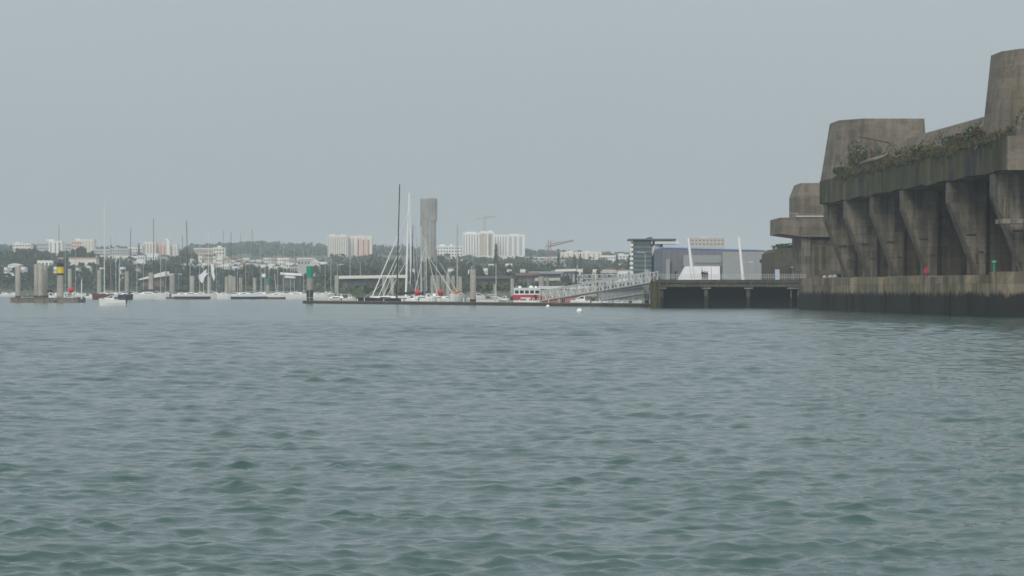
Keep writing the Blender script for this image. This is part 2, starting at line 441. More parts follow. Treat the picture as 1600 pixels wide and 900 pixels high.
# shrubs --------------------------------------------------------
def leaf_cloud(n, rx, ry, rz, size, seed, flat=False, c=(0, 0, 0), lobes=5):
    r = np.random.default_rng(seed); mb = MB()
    cen = [(r.uniform(-.5, .5) * rx, r.uniform(-.5, .5) * ry, r.uniform(-.35, .55) * rz, r.uniform(.4, .65)) for _ in range(lobes)]
    for i in range(n):
        L = cen[i % lobes]; d = r.normal(size=3); d /= np.linalg.norm(d); q = r.uniform(.55, 1.0) ** .5
        p = np.array((L[0] + d[0] * rx * L[3] * q, L[1] + d[1] * ry * L[3] * q, L[2] + d[2] * rz * L[3] * q)) + np.array(c)
        u = r.normal(size=3); u /= np.linalg.norm(u); v = np.cross(u, r.normal(size=3)); v /= np.linalg.norm(v)
        s = size * r.uniform(.6, 1.4); u *= s; v *= s * .7
        mb.add([p - u, p - v * .8, p + u * 1.1, p + v], [(0, 1, 2, 3)])
    return mb
random.seed(5)
SH = [
 ('tall leafy green shrub climbing the left foot of the far roof tower', 2.6, -19, 2.7, 6.2, shrubg),
 ('bright green bush beside the wooden frame on the ledge', 4.4, -24.5, 1.9, 4.6, shrubg),
 ('dark green shrub hanging over the far end of the ledge', 1.4, -12, 1.6, 1.8, shrubg),
 ('dry brown shrub behind the small concrete shelter', 2.2, -50, 1.5, 1.4, shrubd),
 ('low green bush where the sloping parapet meets the far tower', 3.4, -58, 2.1, 2.3, shrubg),
 ('straw coloured tuft at the middle of the ledge', 1.6, -66, 1.6, 1.5, shrubb),
 ('russet shrub in the middle of the overgrown ledge', 2.0, -75, 1.7, 2.0, shrubd),
 ('olive green bush two bays from the near tower', 1.7, -84, 1.8, 2.0, shrubg),
 ('pale dry shrub leaning over the ledge edge', 1.3, -92, 1.5, 1.6, shrubb),
 ('tall green bush against the sloping parapet', 2.4, -100, 1.8, 2.4, shrubg),
 ('brown dead shrub near the near tower', 2.1, -108, 1.8, 2.3, shrubd),
 ('dense dark shrub at the foot of the near tower', 2.2, -118, 2.0, 2.7, shrubg),
 ('reddish dry bush right below the near tower', 1.8, -125, 1.7, 2.0, shrubd)]
for k, (lb, x, y, r, h, mt) in enumerate(SH):
    wx, wy = BL(x, y)
    t = thing('shrub', lb, 'shrub', (wx, wy, 23.25), random.random() * 6, 'shrubs growing on the bunker ledge')
    leaf_cloud(760, r * 1.15, r * 1.15, h * .6, .17, 40 + k, c=(0, 0, h * .5), lobes=7).build('foliage', mt, t)
    st = MB()
    for j in range(5):
        a = random.random() * 6.28; st.bar((0, 0, 0), (math.cos(a) * r * .5, math.sin(a) * r * .5, h * .8), .05, .02, 4)
    st.build('stem', barkm, t)
def ledge_growth():
    mb = MB(); r = np.random.default_rng(3)
    for i in range(15000):
        y = r.uniform(-141, -14); e = r.uniform(0, 1) ** 1.5
        x = -.25 + 4.2 * e; patch = .5 + .5 * math.sin(y * .35) * math.sin(y * .13 + 1) + .25 * math.sin(y * 1.7)
        hmax = .35 + 1.6 * max(0, patch) * (.4 + .6 * e)
        if x < .1: z = 23.3 - r.uniform(0, 1) ** 2 * 1.1 * max(.1, patch)
        else: z = 23.3 + max(0, (x - 2.4)) * 1.7 + r.uniform(0, hmax)
        wx, wy = BL(x, y); u = r.normal(size=3); u[2] = abs(u[2]) + .6; u /= np.linalg.norm(u); v = np.cross(u, r.normal(size=3)); v /= np.linalg.norm(v)
        s = r.uniform(.1, .3); p = np.array((wx, wy, z))
        mb.add([p - u * s, p - v * s * .45, p + u * s * 1.3, p + v * s * .45], [(0, 1, 2, 3)])
    m, nt, b = newmat('ledge_growth'); pz = _pos(nt)
    c = _ramp(nt, _noise(nt, pz, .55, 5, .7), [(.34, (.035, .055, .02)), (.48, (.06, .065, .03)), (.58, (.115, .09, .048)), (.68, (.065, .045, .028))])
    nt.links.new(c, b.inputs['Base Color']); b.inputs['Roughness'].default_value = .9
    tag(mb.build('wild_grass', m), 'dry grass and brambles covering the top of the bunker ledge', 'grass', kind='stuff')
ledge_growth()
# little items on the ledge and the quay
wx, wy = BL(2.9, -30)
t = thing('wooden_frame', 'old timber hoist frame standing in front of the far roof tower', 'frame', (wx, wy, 23.3), BA)
f = MB(); f.box(0, .45, 0, .4, 0, 6.1); f.build('post', wood, t)
f = MB(); f.box(1.1, 1.4, 0, .3, .2, 5.7); f.build('post', wood, t)
f = MB(); f.bar((-1.5, .1, 6.4), (3.9, .1, 5.3), .2); f.bar((3.9, .1, 5.3), (2.3, .1, 2.6), .16); f.bar((1, .1, 5.7), (2.5, .1, 4.1), .1); f.build('beam', wood, t)
wx, wy = BL(1.0, -47)
t = thing('concrete_shelter', 'low concrete shelter with sloping slab roof and small openings on the ledge', 'shelter', (wx, wy, 23.3), BA)
s = MB(); s.prism_y([(.2, 0), (3.4, 0), (3.4, 2.6), (.2, 1.5)], 0, 14); s.build('wall', conc, t)
s = MB(); s.hexa([(-.1, -.4, 1.52), (3.6, -.4, 2.8), (3.6, 14.5, 2.8), (-.1, 14.5, 1.52)], [(-.1, -.4, 1.8), (3.6, -.4, 3.1), (3.6, 14.5, 3.1), (-.1, 14.5, 1.8)]); s.build('roof', conc, t)
for k in range(3):
    s = MB(); s.box(.6 + k * .9, 1.1 + k * .9, -.05, -.002, .3, 1.1); s.build('opening', white if k == 1 else blackm, t)
wx, wy = BL(1.2, -120)
t = thing('marker_box', 'small red box on a post on the quay wall between the two nearest pillars', 'post box', (BL(-1.2, -100)[0], BL(-1.2, -100)[1], 5.55))
m = MB(); m.bar((0, 0, 0), (0, 0, .5), .06); m.build('post', redpaint, t)
m = MB(); m.prism_y([(-.35, .4), (.35, .4), (.3, .9), (0, 1.3), (-.3, .9)], -.15, .15); m.build('box', redpaint, t)
t = thing('marker_post', 'small bright green marker with flat top on the quay wall below the near pillar', 'marker post', (BL(-1.1, -143.5)[0] , BL(-1.1, -143.5)[1], 5.86))
m = MB(); m.bar((0, 0, 0), (0, 0, 1.2), .14, .12); m.build('post', greenp, t)
m = MB(); m.bar((0, 0, 1.2), (0, 0, 1.45), .3, .3, 10); m.build('cap', plain('bright_green', (.03, .5, .22), .5), t)
t = thing('equipment_pile', 'pale bags and dark crates heaped at the far foot of the bunker', 'equipment', (X(1296, 520), 520, 5.55))
m = MB(); m.ball((-.9, 0, .3), .4, 10, 6, .8); m.build('bag', greyb, t)
m = MB(); m.ball((.2, .1, .35), .5, 10, 6, .7); m.build('bag', greyb, t)
m = MB(); m.box(1, 2.4, 0, .9, 0, .9); m.build('crate', blackm, t)
m = MB(); m.box(-1.9, .6, .7, 1.5, 0, 1.6); m.build('crate', conc_in, t)
m = MB(); m.ball((1.0, -.1, .4), .45, 8, 5, .9); m.build('tarpaulin', paleblue, t)

# annex bunker with the cantilevered slab
def annex():
    d = 560
    t = thing('bunker_annex', 'concrete block with cantilevered slab and small tower at the far end of the bunker', 'bunker', (X(1253, d), d, 5.5))
    x = lambda px: X(px, d) - X(1253, d); z = lambda py: Z(py, d) - 5.5
    m = MB(); m.prism_y([(x(1219), z(365)), (x(1256), z(370)), (x(1330), z(370)), (x(1330), z(339)), (x(1219), z(340))], 0, 22); s = m.build('slab', conc, t)
    r = MB(); r.box(x(1244), x(1288), -.3, .3, z(339) + .003, z(337)); r.build('kerb', plain('pale_kerb', (.55, .54, .5), .8), s)
    m = MB(); m.prism_z([(x(1247), 2), (x(1300), 2), (x(1300), 18), (x(1247), 18)], z(338.9), z(305)); tw = m.build('tower', conc, t)
    m = MB(); m.prism_z([(x(1247), 2), (x(1300), 2), (x(1300), 18), (x(1247), 18)], z(305), z(285), [(x(1254), 3), (x(1300), 3), (x(1300), 17), (x(1254), 17)]); m.build('tower_top', conc, tw)
    m = MB(); m.prism_y([(x(1253), z(370)), (x(1256), 0), (x(1267), 0), (x(1267), z(370))], 1, 20); m.build('column', conc_pil, t)
    m = MB(); m.box(x(1267) + .003, x(1330), 2.2, 20, 0, z(375)); m.build('wall', conc_in, t)
    m = MB(); m.box(x(1267) + .01, x(1330), 4.5, 20, z(375) + .003, z(370)); m.build('window_band', glassd, t)
    m = MB(); m.box(x(1268), x(1300), 1.9, 2.19, z(380), z(374)); m.build('lintel', conc_pil, t)
    for px in (1275, 1286):
        m = MB(); m.box(x(px), x(px + 6), 2.0, 2.19, z(430), z(385)); m.build('recess', conc_dk, t)
    rl = MB()
    for i in range(8):
        rl.bar((x(1224) + i * .38, .2, z(340)), (x(1224) + i * .38, .2, z(333)), .025, n=4)
    rl.bar((x(1224), .2, z(333)), (x(1247), .2, z(333)), .03, n=4); rl.build('railing', galv, t)
annex()
def small_bunker():
    d = 625
    t = thing('small_bunker', 'low dark brown concrete bunker behind the quay, left of the cantilevered slab', 'bunker', (X(1208, d), d, 5.5))
    x = lambda px: X(px, d) - X(1208, d); z = lambda py: Z(py, d) - 5.5
    m = MB(); m.prism_y([(0, 0), (x(1262), 0), (x(1262), z(387)), (x(1218), z(388)), (x(1209), z(395))], 0, 30); m.build('wall', conc_k1, t)
    m = MB(); m.box(x(1211), x(1218), -.15, -.003, 0, z(421)); m.build('door', paleblue, t)
    m = MB(); m.box(x(1237), x(1258), -4, -.003, 0, z(419)); k = m.build('lean_to', plain('blue_grey_sheet', (.16, .24, .3), .6), t)
    m = MB(); m.box(x(1235), x(1258), -4.2, .2, z(419) + .003, z(417)); m.build('roof', plain('pale_sheet', (.4, .44, .45), .6), k)
    for j, px in enumerate((1222, 1232, 1246)):
        m = leaf_cloud(260, 3, 3, .9, .22, 90 + j, c=(0, 0, .5)); 
        m.build('creeper', shrubg, t, loc=(x(px), 5 + j, z(389.5)))
small_bunker()

# ------------------------------------------------------------------ quay on piles
def quay():
    d = 550; t = thing('piled_quay', 'dark concrete quay on stout piles in front of the grey museum', 'quay', (X(1028, d), d, 0))
    x0 = X(1028, d); x = lambda px: X(px, d) - x0
    m = MB(); m.box(0, x(1262), -.6, 6.4, 4.85, 5.5); m.build('deck', conc_beam, t)
    m = MB(); m.box(0, x(1262), -.3, .3, 4.1, 4.845); m.build('edge_beam', concrete('edge_beam_conc', (.13, .13, .115), .4, green=.3, boards=0), t)
    for px, w in ((1034, 7), (1104, 6.5), (1170, 6.5), (1237, 2.5), (1250, 7)):
        p = MB(); p.bar((x(px), 1.1, -1.2), (x(px), 1.1, 3.7), w * .5 * d / F, n=14); pl = p.build('pile', conc_q2, t, True)
        c = MB(); c.box(x(px) - .85, x(px) + .85, .1, 2.4, 3.7, 4.4); c.build('pile_cap', conc_twr, pl)
    bk = MB(); bk.box(0, x(1262), 6.0, 6.45, -1.2, 4.84); bk.build('back_wall', plain('underdeck_shade_dark', (.02, .024, .026), .8), t)  # shade under the deck is put into this wall's near-black colour
    bk = MB(); bk.box(x(1256), x(1300), -.8, 6.45, -1.2, 4.84); bk.build('abutment', conc_dk, t)
    for i in range(9):
        px = 1042 + i * 26; f = MB(); f.box(x(px), x(px) + .25, -.75, -.603, 4.0, 5.45); f.build('fender', wood, t)
    rl = MB(); n = 64
    for i in range(n + 1):
        xx = i * x(1258) / n; rl.bar((xx, -.4, 5.5), (xx, -.4, 6.55), .03, n=4)
    for zz in (5.9, 6.2, 6.55): rl.bar((0, -.4, zz), (x(1258), -.4, zz), .028, n=4)
    rl.build('railing', galv, t)
    w = MB(); w.box(-1.3, -.003, -.5, 5, -1, 5.2); w.build('timber_fender', conc_dk, t)
    for px in (1030, 1023):
        w = MB(); w.bar((x(px), -.75, -1), (x(px), -.75, 6.2), .16, n=6); w.build('fender_post', wood, t)
quay()

# people
def person(px, d, z, coat, label, rz, h=1.75):
    t = thing('person', label, 'person', (X(px, d), d, z), rz, 'people standing on the quay')
    k = h / 1.75
    J = [((0, 0, .95), .15), ((0, 0, 1.15), .135), ((0, .01, 1.38), .16), ((0, 0, 1.5), .065), ((0, -.01, 1.63), .095), ((0, -.01, 1.72), .07),
         ((-.1, 0, .88), .1), ((-.11, -.02, .48), .07), ((-.12, .03, .08), .045), ((-.13, -.13, .04), .04),
         ((.1, 0, .88), .1), ((.12, .02, .48), .07), ((.13, .05, .08), .045), ((.14, -.11, .04), .04),
         ((-.2, 0, 1.42), .06), ((-.27, .02, 1.14), .045), ((-.24, -.12, .92), .035), ((-.23, -.17, .84), .03),
         ((.2, 0, 1.42), .06), ((.27, .02, 1.14), .045), ((.22, -.16, 1.0), .035), ((.18, -.24, .98), .03)]
    E = [(0, 1), (1, 2), (2, 3), (3, 4), (4, 5), (0, 6), (6, 7), (7, 8), (8, 9), (0, 10), (10, 11), (11, 12), (12, 13), (2, 14), (14, 15), (15, 16), (16, 17), (2, 18), (18, 19), (19, 20), (20, 21)]
    me = bpy.data.meshes.new('body'); me.from_pydata([tuple(c * k for c in j[0]) for j in J], E, [])
    o = bpy.data.objects.new('body', me); C.objects.link(o); o.parent = t
    o.modifiers.new('skin', 'SKIN'); o.modifiers.new('sub', 'SUBSURF').levels = 1
    for v, j in zip(me.skin_vertices[0].data, J): v.radius = (j[1] * k, j[1] * k)
    me.skin_vertices[0].data[0].use_root = True
    me.materials.append(skinm)
    c = MB(); rg = []
    for zz, rx, ry in ((.45, .19, .15), (.7, .22, .17), (.95, .2, .16), (1.2, .2, .16), (1.4, .25, .15), (1.5, .13, .11)):
        rg.append([(rx * math.cos(a) * k, ry * math.sin(a) * k, zz * k) for a in np.linspace(0, 2 * math.pi, 13)[:-1]])
    c.rings(rg); c.bar((-.22 * k, 0, 1.42 * k), (-.28 * k, .02, 1.12 * k), .075, .06); c.bar((.22 * k, 0, 1.42 * k), (.28 * k, .02, 1.12 * k), .075, .06)
    c.bar((-.28 * k, .02, 1.13 * k), (-.24 * k, -.13, .9 * k), .06, .05); c.bar((.28 * k, .02, 1.13 * k), (.22 * k, -.17, .99 * k), .06, .05)
    c.build('coat', coat, t, True)
    g = MB(); g.bar((-.1 * k, 0, .8 * k), (-.12 * k, .03, .1 * k), .1, .07, 8); g.bar((.1 * k, 0, .8 * k), (.13 * k, .05, .1 * k), .1, .07, 8); g.build('trousers', clothC, t, True)
    hr = MB(); hr.ball((0, .02, 1.68 * k), .108, 10, 6); hr.build('hair', hairm, t, True)
person(1098, 551, 5.5, clothA, 'person in a long black coat, leftmost of three before the white tent', .3, 1.8)
person(1101.5, 551.5, 5.5, clothB, 'person in a maroon coat between two companions on the quay', -2.8, 1.7)
person(1105, 551, 5.5, clothC, 'person in a navy coat, rightmost of three before the white tent', 1.0, 1.68)

# ------------------------------------------------------------------ museum, glass tower, tent, leaning masts
def museum():
    d = 700; t = thing('museum_building', 'long grey museum with blue roof edge and stepped front volume behind the quay', 'museum', (X(1036, d), d, 5.53))
    x0 = X(1036, d); x = lambda px: X(px, d) - x0; z = lambda py: Z(py, d) - 5.53
    m = MB(); m.prism_y([(0, 0), (x(1210), 0), (x(1210), z(394)), (x(1190), z(391.5)), (0, z(387.5))], 0, 45); m.build('hall', mauve, t)
    m = MB(); m.prism_y([(0, z(387.4)), (x(1198), z(391.4)), (x(1180), z(389.4)), (0, z(385))], -.25, 44); m.build('roof', blueroof, t)
    m = MB(); m.box(x(1125), x(1208), -9, -.003, 0, z(394.5)); fv = m.build('front_volume', ltgrey, t)
    for px in (1182, 1194):
        w = MB(); w.box(x(px), x(px + 4.5), -9.1, -9.003, z(411), z(406)); w.build('window', glassd, fv)
    for i in range(5):
        w = MB(); w.box(x(1140 + 12 * i), x(1141 + 12 * i), -9.06, -9.003, .3, z(397)); w.build('joint', plain('joint_grey', (.29, .3, .29), .6), fv)
    w = MB(); w.box(x(1152), x(1160), -9.07, -9.003, z(411), z(409)); w.build('louvre', plain('louvre_grey', (.42, .43, .42), .6), fv)
    w = MB(); w.box(x(1164), x(1172), -9.07, -9.003, z(411), z(409)); w.build('louvre', plain('louvre_grey', (.42, .43, .42), .6), fv)
    m = MB(); m.box(x(1200), x(1208), -9.2, -9.003, 0, z(396)); m.build('downpipe_panel', mauve, fv)
    m = MB(); m.box(x(1066), x(1125) - .01, -5, -.003, z(416), z(399)); m.build('upper_volume', ltgrey, t)
    m = MB(); m.box(x(1084), x(1124), -5.1, -5.003, z(413), z(410.5)); m.build('window_band', mauve, t)
    m = MB(); m.box(x(1040), x(1046), -2, -.003, 0, z(405)); m.build('entrance_post', ltgrey, t)
    for i in range(9):
        w = MB(); w.box(x(1040 + 9.5 * i), x(1040.4 + 9.5 * i), -.08, -.003, .3, z(389)); w.build('seam', plain('seam_dark', (.1, .1, .13), .6), t)
museum()
def glass_tower():
    d = 760; t = thing('glass_tower', 'tall blue-green glass office tower with flat overhanging roof beside the museum', 'tower', (X(988, d), d, 5.53))
    x0 = X(988, d); x = lambda px: X(px, d) - x0; z = lambda py: Z(py, d) - 5.53
    m = MB(); m.box(x(990), x(1018), 0, 16, 0, z(376)); m.build('body', tealglass, t)
    for i in range(8):
        zz = z(430) + i * (z(380) - z(430)) / 7
        f = MB(); f.box(x(989.6), x(1018.3), -.12, 15, zz, zz + .35); f.build('floor_band', plain('band_grey', (.17, .21, .22), .5), t)
        b = MB(); b.box(x(984.5), x(989.4), -.5, 4, zz + .4, zz + 1.1); b.build('balcony', whiteb, t)
    m = MB(); m.box(x(985.5), x(986.8), -.4, .2, 0, z(380)); m.build('edge_mast', alu, t)
    m = MB(); m.box(x(983), x(1056), -1.2, 14, z(375.2), z(373)); m.build('roof', plain('roof_dark_grey', (.12, .13, .15), .6), t)
    m = MB(); m.box(x(1023), x(1060), -.5, 12, z(381), z(376)); m.build('white_storey', whiteb, t)
    m = MB(); m.box(x(1018) + .02, x(1036), 1.5, 13, 0, z(381) - .01); m.build('blue_glass_wing', bluegl, t)
    m = MB(); m.prism_y([(x(1015.5), z(389)), (x(1020), z(400)), (x(1024), z(386)), (x(1028), z(394)), (x(1033), z(381.2)), (x(1024), z(381.2))], 1.2, 1.49); m.build('white_zigzag', whiteb, t)
    m = MB(); m.prism_y([(x(1008), z(373)), (x(1021), z(373)), (x(1019), z(370)), (x(1014), z(370.5))], 2, 8); m.build('plant_room', slate, t)
glass_tower()
def tent():
    d = 645; t = thing('white_tent', 'large white marquee with one slanting end in front of the museum', 'tent', (X(1062, d), d, 5.53))
    x0 = X(1062, d); x = lambda px: X(px, d) - x0; z = lambda py: Z(py, d) - 5.53
    m = MB(); m.prism_y([(0, 0), (x(1125), 0), (x(1125), z(416)), (x(1073), z(416)), (0, .3)], 0, 9); m.build('fabric', tentm, t)
    for px in (1081, 1096, 1111):
        s = MB(); s.box(x(px), x(px) + .1, -.06, -.003, .1, z(417)); s.build('seam', ltgrey, t)
tent()
for px0, py0, px1, lb in ((1075.5, 372, 1083, 'slender white leaning mast rising behind the white tent'), (1154.5, 370, 1161.5, 'slender white leaning mast before the grey front of the museum')):
    d = 635; t = thing('leaning_mast', lb, 'mast', (X(px1, d), d, 5.53), 0, 'white leaning masts by the museum')
    m = MB(); m.bar((0, 0, 0), (X(px0, d) - X(px1, d), 0, Z(py0, d) - 5.53), .42, .25, 8); m.build('pole', white, t, True)
    m = MB(); m.box(-.6, .6, -.6, .6, 0, .25); m.build('foot', conc_twr, t)
# litter of small things on the apron
t = thing('bench', 'low pale pink bench on the quay right of the second leaning mast', 'bench', (X(1172, 560), 560, 5.53))
m = MB(); m.box(-.5, .5, 0, .45, .38, .5); m.build('seat', plain('pale_pink', (.55, .42, .4), .7), t)
for xx in (-.42, .3):
    m = MB(); m.box(xx, xx + .12, .02, .43, 0, .377); m.build('leg', conc_twr, t)

# ------------------------------------------------------------------ piles
def pile(px, ytop, ybase, w, d, label, cap=None, name='mooring_pile'):
    t = thing(name, label, 'pile', (X(px, d), d, -1), 0, 'concrete mooring piles')
    r = w * .5 * d / F; zt = Z(ytop, d) + 1
    m = MB(); m.bar((0, 0, 0), (0, 0, zt), r, n=16); m.build('shaft', conc_pile, t, True)
    if cap == 'green':
        m = MB(); m.bar((0, 0, Z(434, d) + 1), (0, 0, zt + .01), r * 1.06, n=16); m.build('green_band', greenp, t, True)
        m = MB(); m.bar((0, 0, 0), (0, 0, Z(453, d) + 1), r * 1.05, n=16); m.build('dark_base', plain('green_black_weed', (.02, .045, .035), .9), t, True)
        m = MB(); m.bar((0, -r * 1.2, .8), (0, -r * 1.2, Z(445, d) + 1), .05, n=6); m.build('ladder', galv, t)
    if cap == 'yellow':
        m = MB(); m.bar((0, 0, Z(417, d) + 1), (0, 0, zt + .01), r * 1.05, n=16); m.build('black_top', blackm, t, True)
        m = MB(); m.bar((0, 0, Z(427, d) + 1), (0, 0, Z(417, d) + .99), r * 1.1, n=16); m.build('yellow_band', yellowp, t, True)
        m = MB(); m.bar((0, 0, Z(430, d) + 1), (0, 0, Z(427, d) + .99), r * 1.05, n=16); m.build('black_band', blackm, t, True)
        m = MB(); m.bar((0, 0, zt), (0, 0, zt + .9), .12, .08); m.build('topmark', blackm, t)
    return t
P1 = lambda px: 735 + (px - 480) / 545 * (575 - 735)   # distance of the long pontoon
PILES = [
 (28, 416, 466, 8.5, 796, 'plain pale pile at the left end of the short pontoon'),
 (57, 413, 466, 8, 800, 'pale pile, left one of the tight trio on the short pontoon'),
 (63.5, 412, 466, 8, 797, 'pale pile, middle one of the tight trio on the short pontoon'),
 (71, 414, 466, 7.5, 802, 'pale pile, right one of the tight trio on the short pontoon'),
 (109, 420, 455, 6, 1180, 'thin distant pile just right of the yellow-banded pile'),
 (155, 422, 460, 7, 1170, 'pale pile behind the brown-hulled yacht with the tall white mast'),
 (198, 424, 460, 6.5, 1180, 'pale pile behind the short navy boat'),
 (236, 426, 460, 8, 1175, 'pale pile in front of the sloped white shed roof'),
 (269, 429, 460, 8.5, 1180, 'pale pile below the flat white canopy on the shore'),
 (300, 431, 460, 7.5, 1170, 'pale pile directly right of the tallest black mast of the left marina'),
 (327, 432, 460, 6.5, 1180, 'pale pile below the fluttering white banners'),
 (354, 432, 460, 6, 1175, 'pale pile, left of three bunched beyond the white catamaran'),
 (360, 430, 460, 6, 1185, 'pale pile, middle of three bunched beyond the white catamaran'),
 (365.5, 432, 460, 6, 1175, 'pale pile, right of three bunched beyond the white catamaran'),
 (376, 434, 460, 5.5, 1180, 'narrow pale pile left of the black mast near the navy-striped yachts'),
 (398, 434, 460, 5.5, 1180, 'narrow pale pile just right of a black mast in the left marina'),
 (526, 430, 462, 6.5, 1000, 'pale pile beyond the covered white yacht near the green pile'),
 (600, 432, 464, 6, 940, 'pale pile below the slanting furled sails'),
 (613, 433, 464, 6, 930, 'pale pile left of the tall black mast'),
 (676, 430, 468, 7, 850, 'pale pile, first of the dense row under the concrete water tower'),
 (684, 430, 468, 7, 846, 'pale pile, second of the dense row under the concrete water tower'),
 (692, 430, 468, 7, 850, 'pale pile, third of the dense row under the concrete water tower'),
 (700, 430, 468, 7, 846, 'pale pile, fourth of the dense row, left of the bow-on yacht'),
 (708, 431, 468, 6, 850, 'pale pile partly hidden by the mast of the bow-on yacht'),
 (719, 432, 468, 6, 848, 'pale pile right of the mast of the bow-on yacht'),
 (773, 444, 460, 4.5, 800, 'stubby pale pile below the pointed conifer'),
 (800.5, 435, 465, 6, 760, 'pale pile at the left end of the red passenger boat'),
 (846, 432, 464, 9, 745, 'broad pale pile at the right end of the red passenger boat'),
 (855, 433, 464, 5, 748, 'narrow pale pile touching the broad pile by the red boat'),
 (880, 446, 466, 5, 700, 'pale pile behind the long gangway near its foot'),
 (926.5, 430, 468, 6, 655, 'pale pile behind the middle of the long gangway')]
for a in PILES: pile(*a)
pile(484, 416, 472, 10, 737, 'pile with bright green painted top at the left end of the long pontoon', 'green')
pile(94, 411.5, 469, 10.5, 783, 'pile with black and yellow bands rising from the short pontoon', 'yellow')
pile(739, 420, 473, 9.5, P1(739) - 3, 'tall lone pale pile with dark foot in the middle of the long pontoon')
pile(1010.5, 421, 476, 7.5, P1(1010) - 3, 'tall pale pile at the right end of the long pontoon beside the quay')

# ------------------------------------------------------------------ pontoons
def pontoon(pa, da, pb, db, label, w=3.2, zt=.75, name='pontoon', tan=False):
    A = np.array((X(pa, da), da)); B = np.array((X(pb, db), db)); v = B - A; L = float(np.linalg.norm(v)); rz = math.atan2(v[1], v[0])
    t = thing(name, label, 'pontoon', (A[0], A[1], 0), rz)
    m = MB(); m.box(0, L, -w / 2, w / 2, zt - .22, zt); m.build('deck', conc_pont, t)
    m = MB(); n = max(2, int(L / 9))
    for i in range(n): m.box(i * L / n + .1, (i + 1) * L / n - .1, -w / 2 + .1, w / 2 - .1, -.5, zt - .223)
    m.build('floats', conc_pont if tan else pont_side, t)
    n = max(2, int(L / 6))
    for i in range(min(n, 40)):
        xx = (i + .5) * L / n + random.uniform(-1.5, 1.5)
        b = MB(); h = random.choice((.35, .9, .6)); b.bar((xx, -w / 2 + .35, zt), (xx, -w / 2 + .35, zt + h), .13, .1); b.build('bollard', random.choice((white, galv, blackm)), t)
    return t
pontoon(481, 735, 1026, 575, 'long low pontoon stretching from the green-topped pile to the quay')
pontoon(22, 790, 128, 780, 'short pontoon carrying the yellow-banded pile', 4, 1.35, tan=True)
pontoon(120, 1130, 500, 1120, 'far pontoon behind the moored yachts of the left marina', 3, .7)
pontoon(-10, 1420, 120, 1380, 'distant pontoon at the far left below the tree line', 3, .8)
for px, lb in ((484, 'dark floating collar round the green-topped pile'), (739, 'dark floating collar round the lone tall pile'), (1010.5, 'dark floating collar round the pile beside the quay'), (95, 'dark green collar round the yellow-banded pile')):
    d = (P1(px) - 3) if px > 200 else 783
    t = thing('pile_collar', lb, 'collar', (X(px, d), d, 0), 0, 'floating pile collars')
    m = MB(); r = 1.7
    for s in ((-r, r, -r, -.95), (-r, r, .95, r), (-r, -.95, -.947, .947), (.95, r, -.947, .947)): m.box(s[0], s[1], s[2], s[3], -.3, .62)
    m.build('float', blackm if px > 200 else plain('weed_green', (.02, .05, .04), .8), t)
    m = MB()
    for xx in (-1.5, 1.5): m.bar((xx, -1.5, .6), (xx, -1.5, 1.5), .05, n=5)
    m.bar((-1.5, -1.5, 1.5), (1.5, -1.5, 1.5), .05, n=5); m.build('rail', galv, t)
t = thing('marker_pole', 'thin white pole at the right end of the short pontoon', 'pole', (X(127.5, 779), 779, .95))
m = MB(); m.bar((0, 0, 0), (0, 0, Z(437, 779) - .95), .17, .12, 8); m.build('pole', white, t)
m = MB(); m.bar((0, 0, 0), (0, 0, .3), .3, .3, 8); m.build('foot', galv, t)

# ------------------------------------------------------------------ boats
def hull_mb(L, B, H, sheer=.15, transom=.75, dz=-.35, n=14, full=1.0, vee=(.93, .62)):
    rg = []
    for k in range(n + 1):
        s = k / n; x = -L / 2 + L * s
        w = B / 2 * (transom + (1 - transom) * math.sin(min(1, s / .45) * math.pi / 2)) if s < .45 else B / 2 * (1 - ((s - .45) / .55) ** (2.2 * full)) ** .8 if s < 1 else .02
        w = max(w, .03); zt = H * (1 + sheer * s * s); kz = dz * (1 - .9 * max(0, (s - .8) / .2)) if s > .8 else dz
        xo = L * .035 * s * s
        rg.append([(x + xo, w, zt), (x + xo * .5, w * vee[0], zt * .45), (x, w * vee[1], kz * .6), (x, 0, kz), (x, -w * vee[1], kz * .6), (x + xo * .5, -w * vee[0], zt * .45), (x + xo, -w, zt)])
    m = MB(); m.rings(rg); return m

def band_mb(L, B, H, z0, z1, n=14, transom=.75):
    m = MB()
    for s_ in (1, -1):
        pts = []
        for k in range(n + 1):
            s = k / n; x = -L / 2 + L * s
            w = B / 2 * (transom + (1 - transom) * math.sin(min(1, s / .45) * math.pi / 2)) if s < .45 else (B / 2 * (1 - ((s - .45) / .55) ** 2.2) ** .8 if s < 1 else .02)
            xo = L * .03 * s * s; w = max(w, .03) + .03
            pts.append((x + xo, s_ * w, z0)); pts.append((x + xo, s_ * (w + .01), z1))
        fs = [(2 * i, 2 * i + 2, 2 * i + 3, 2 * i + 1) for i in range(n)]
        m.add(pts, fs)
    return m

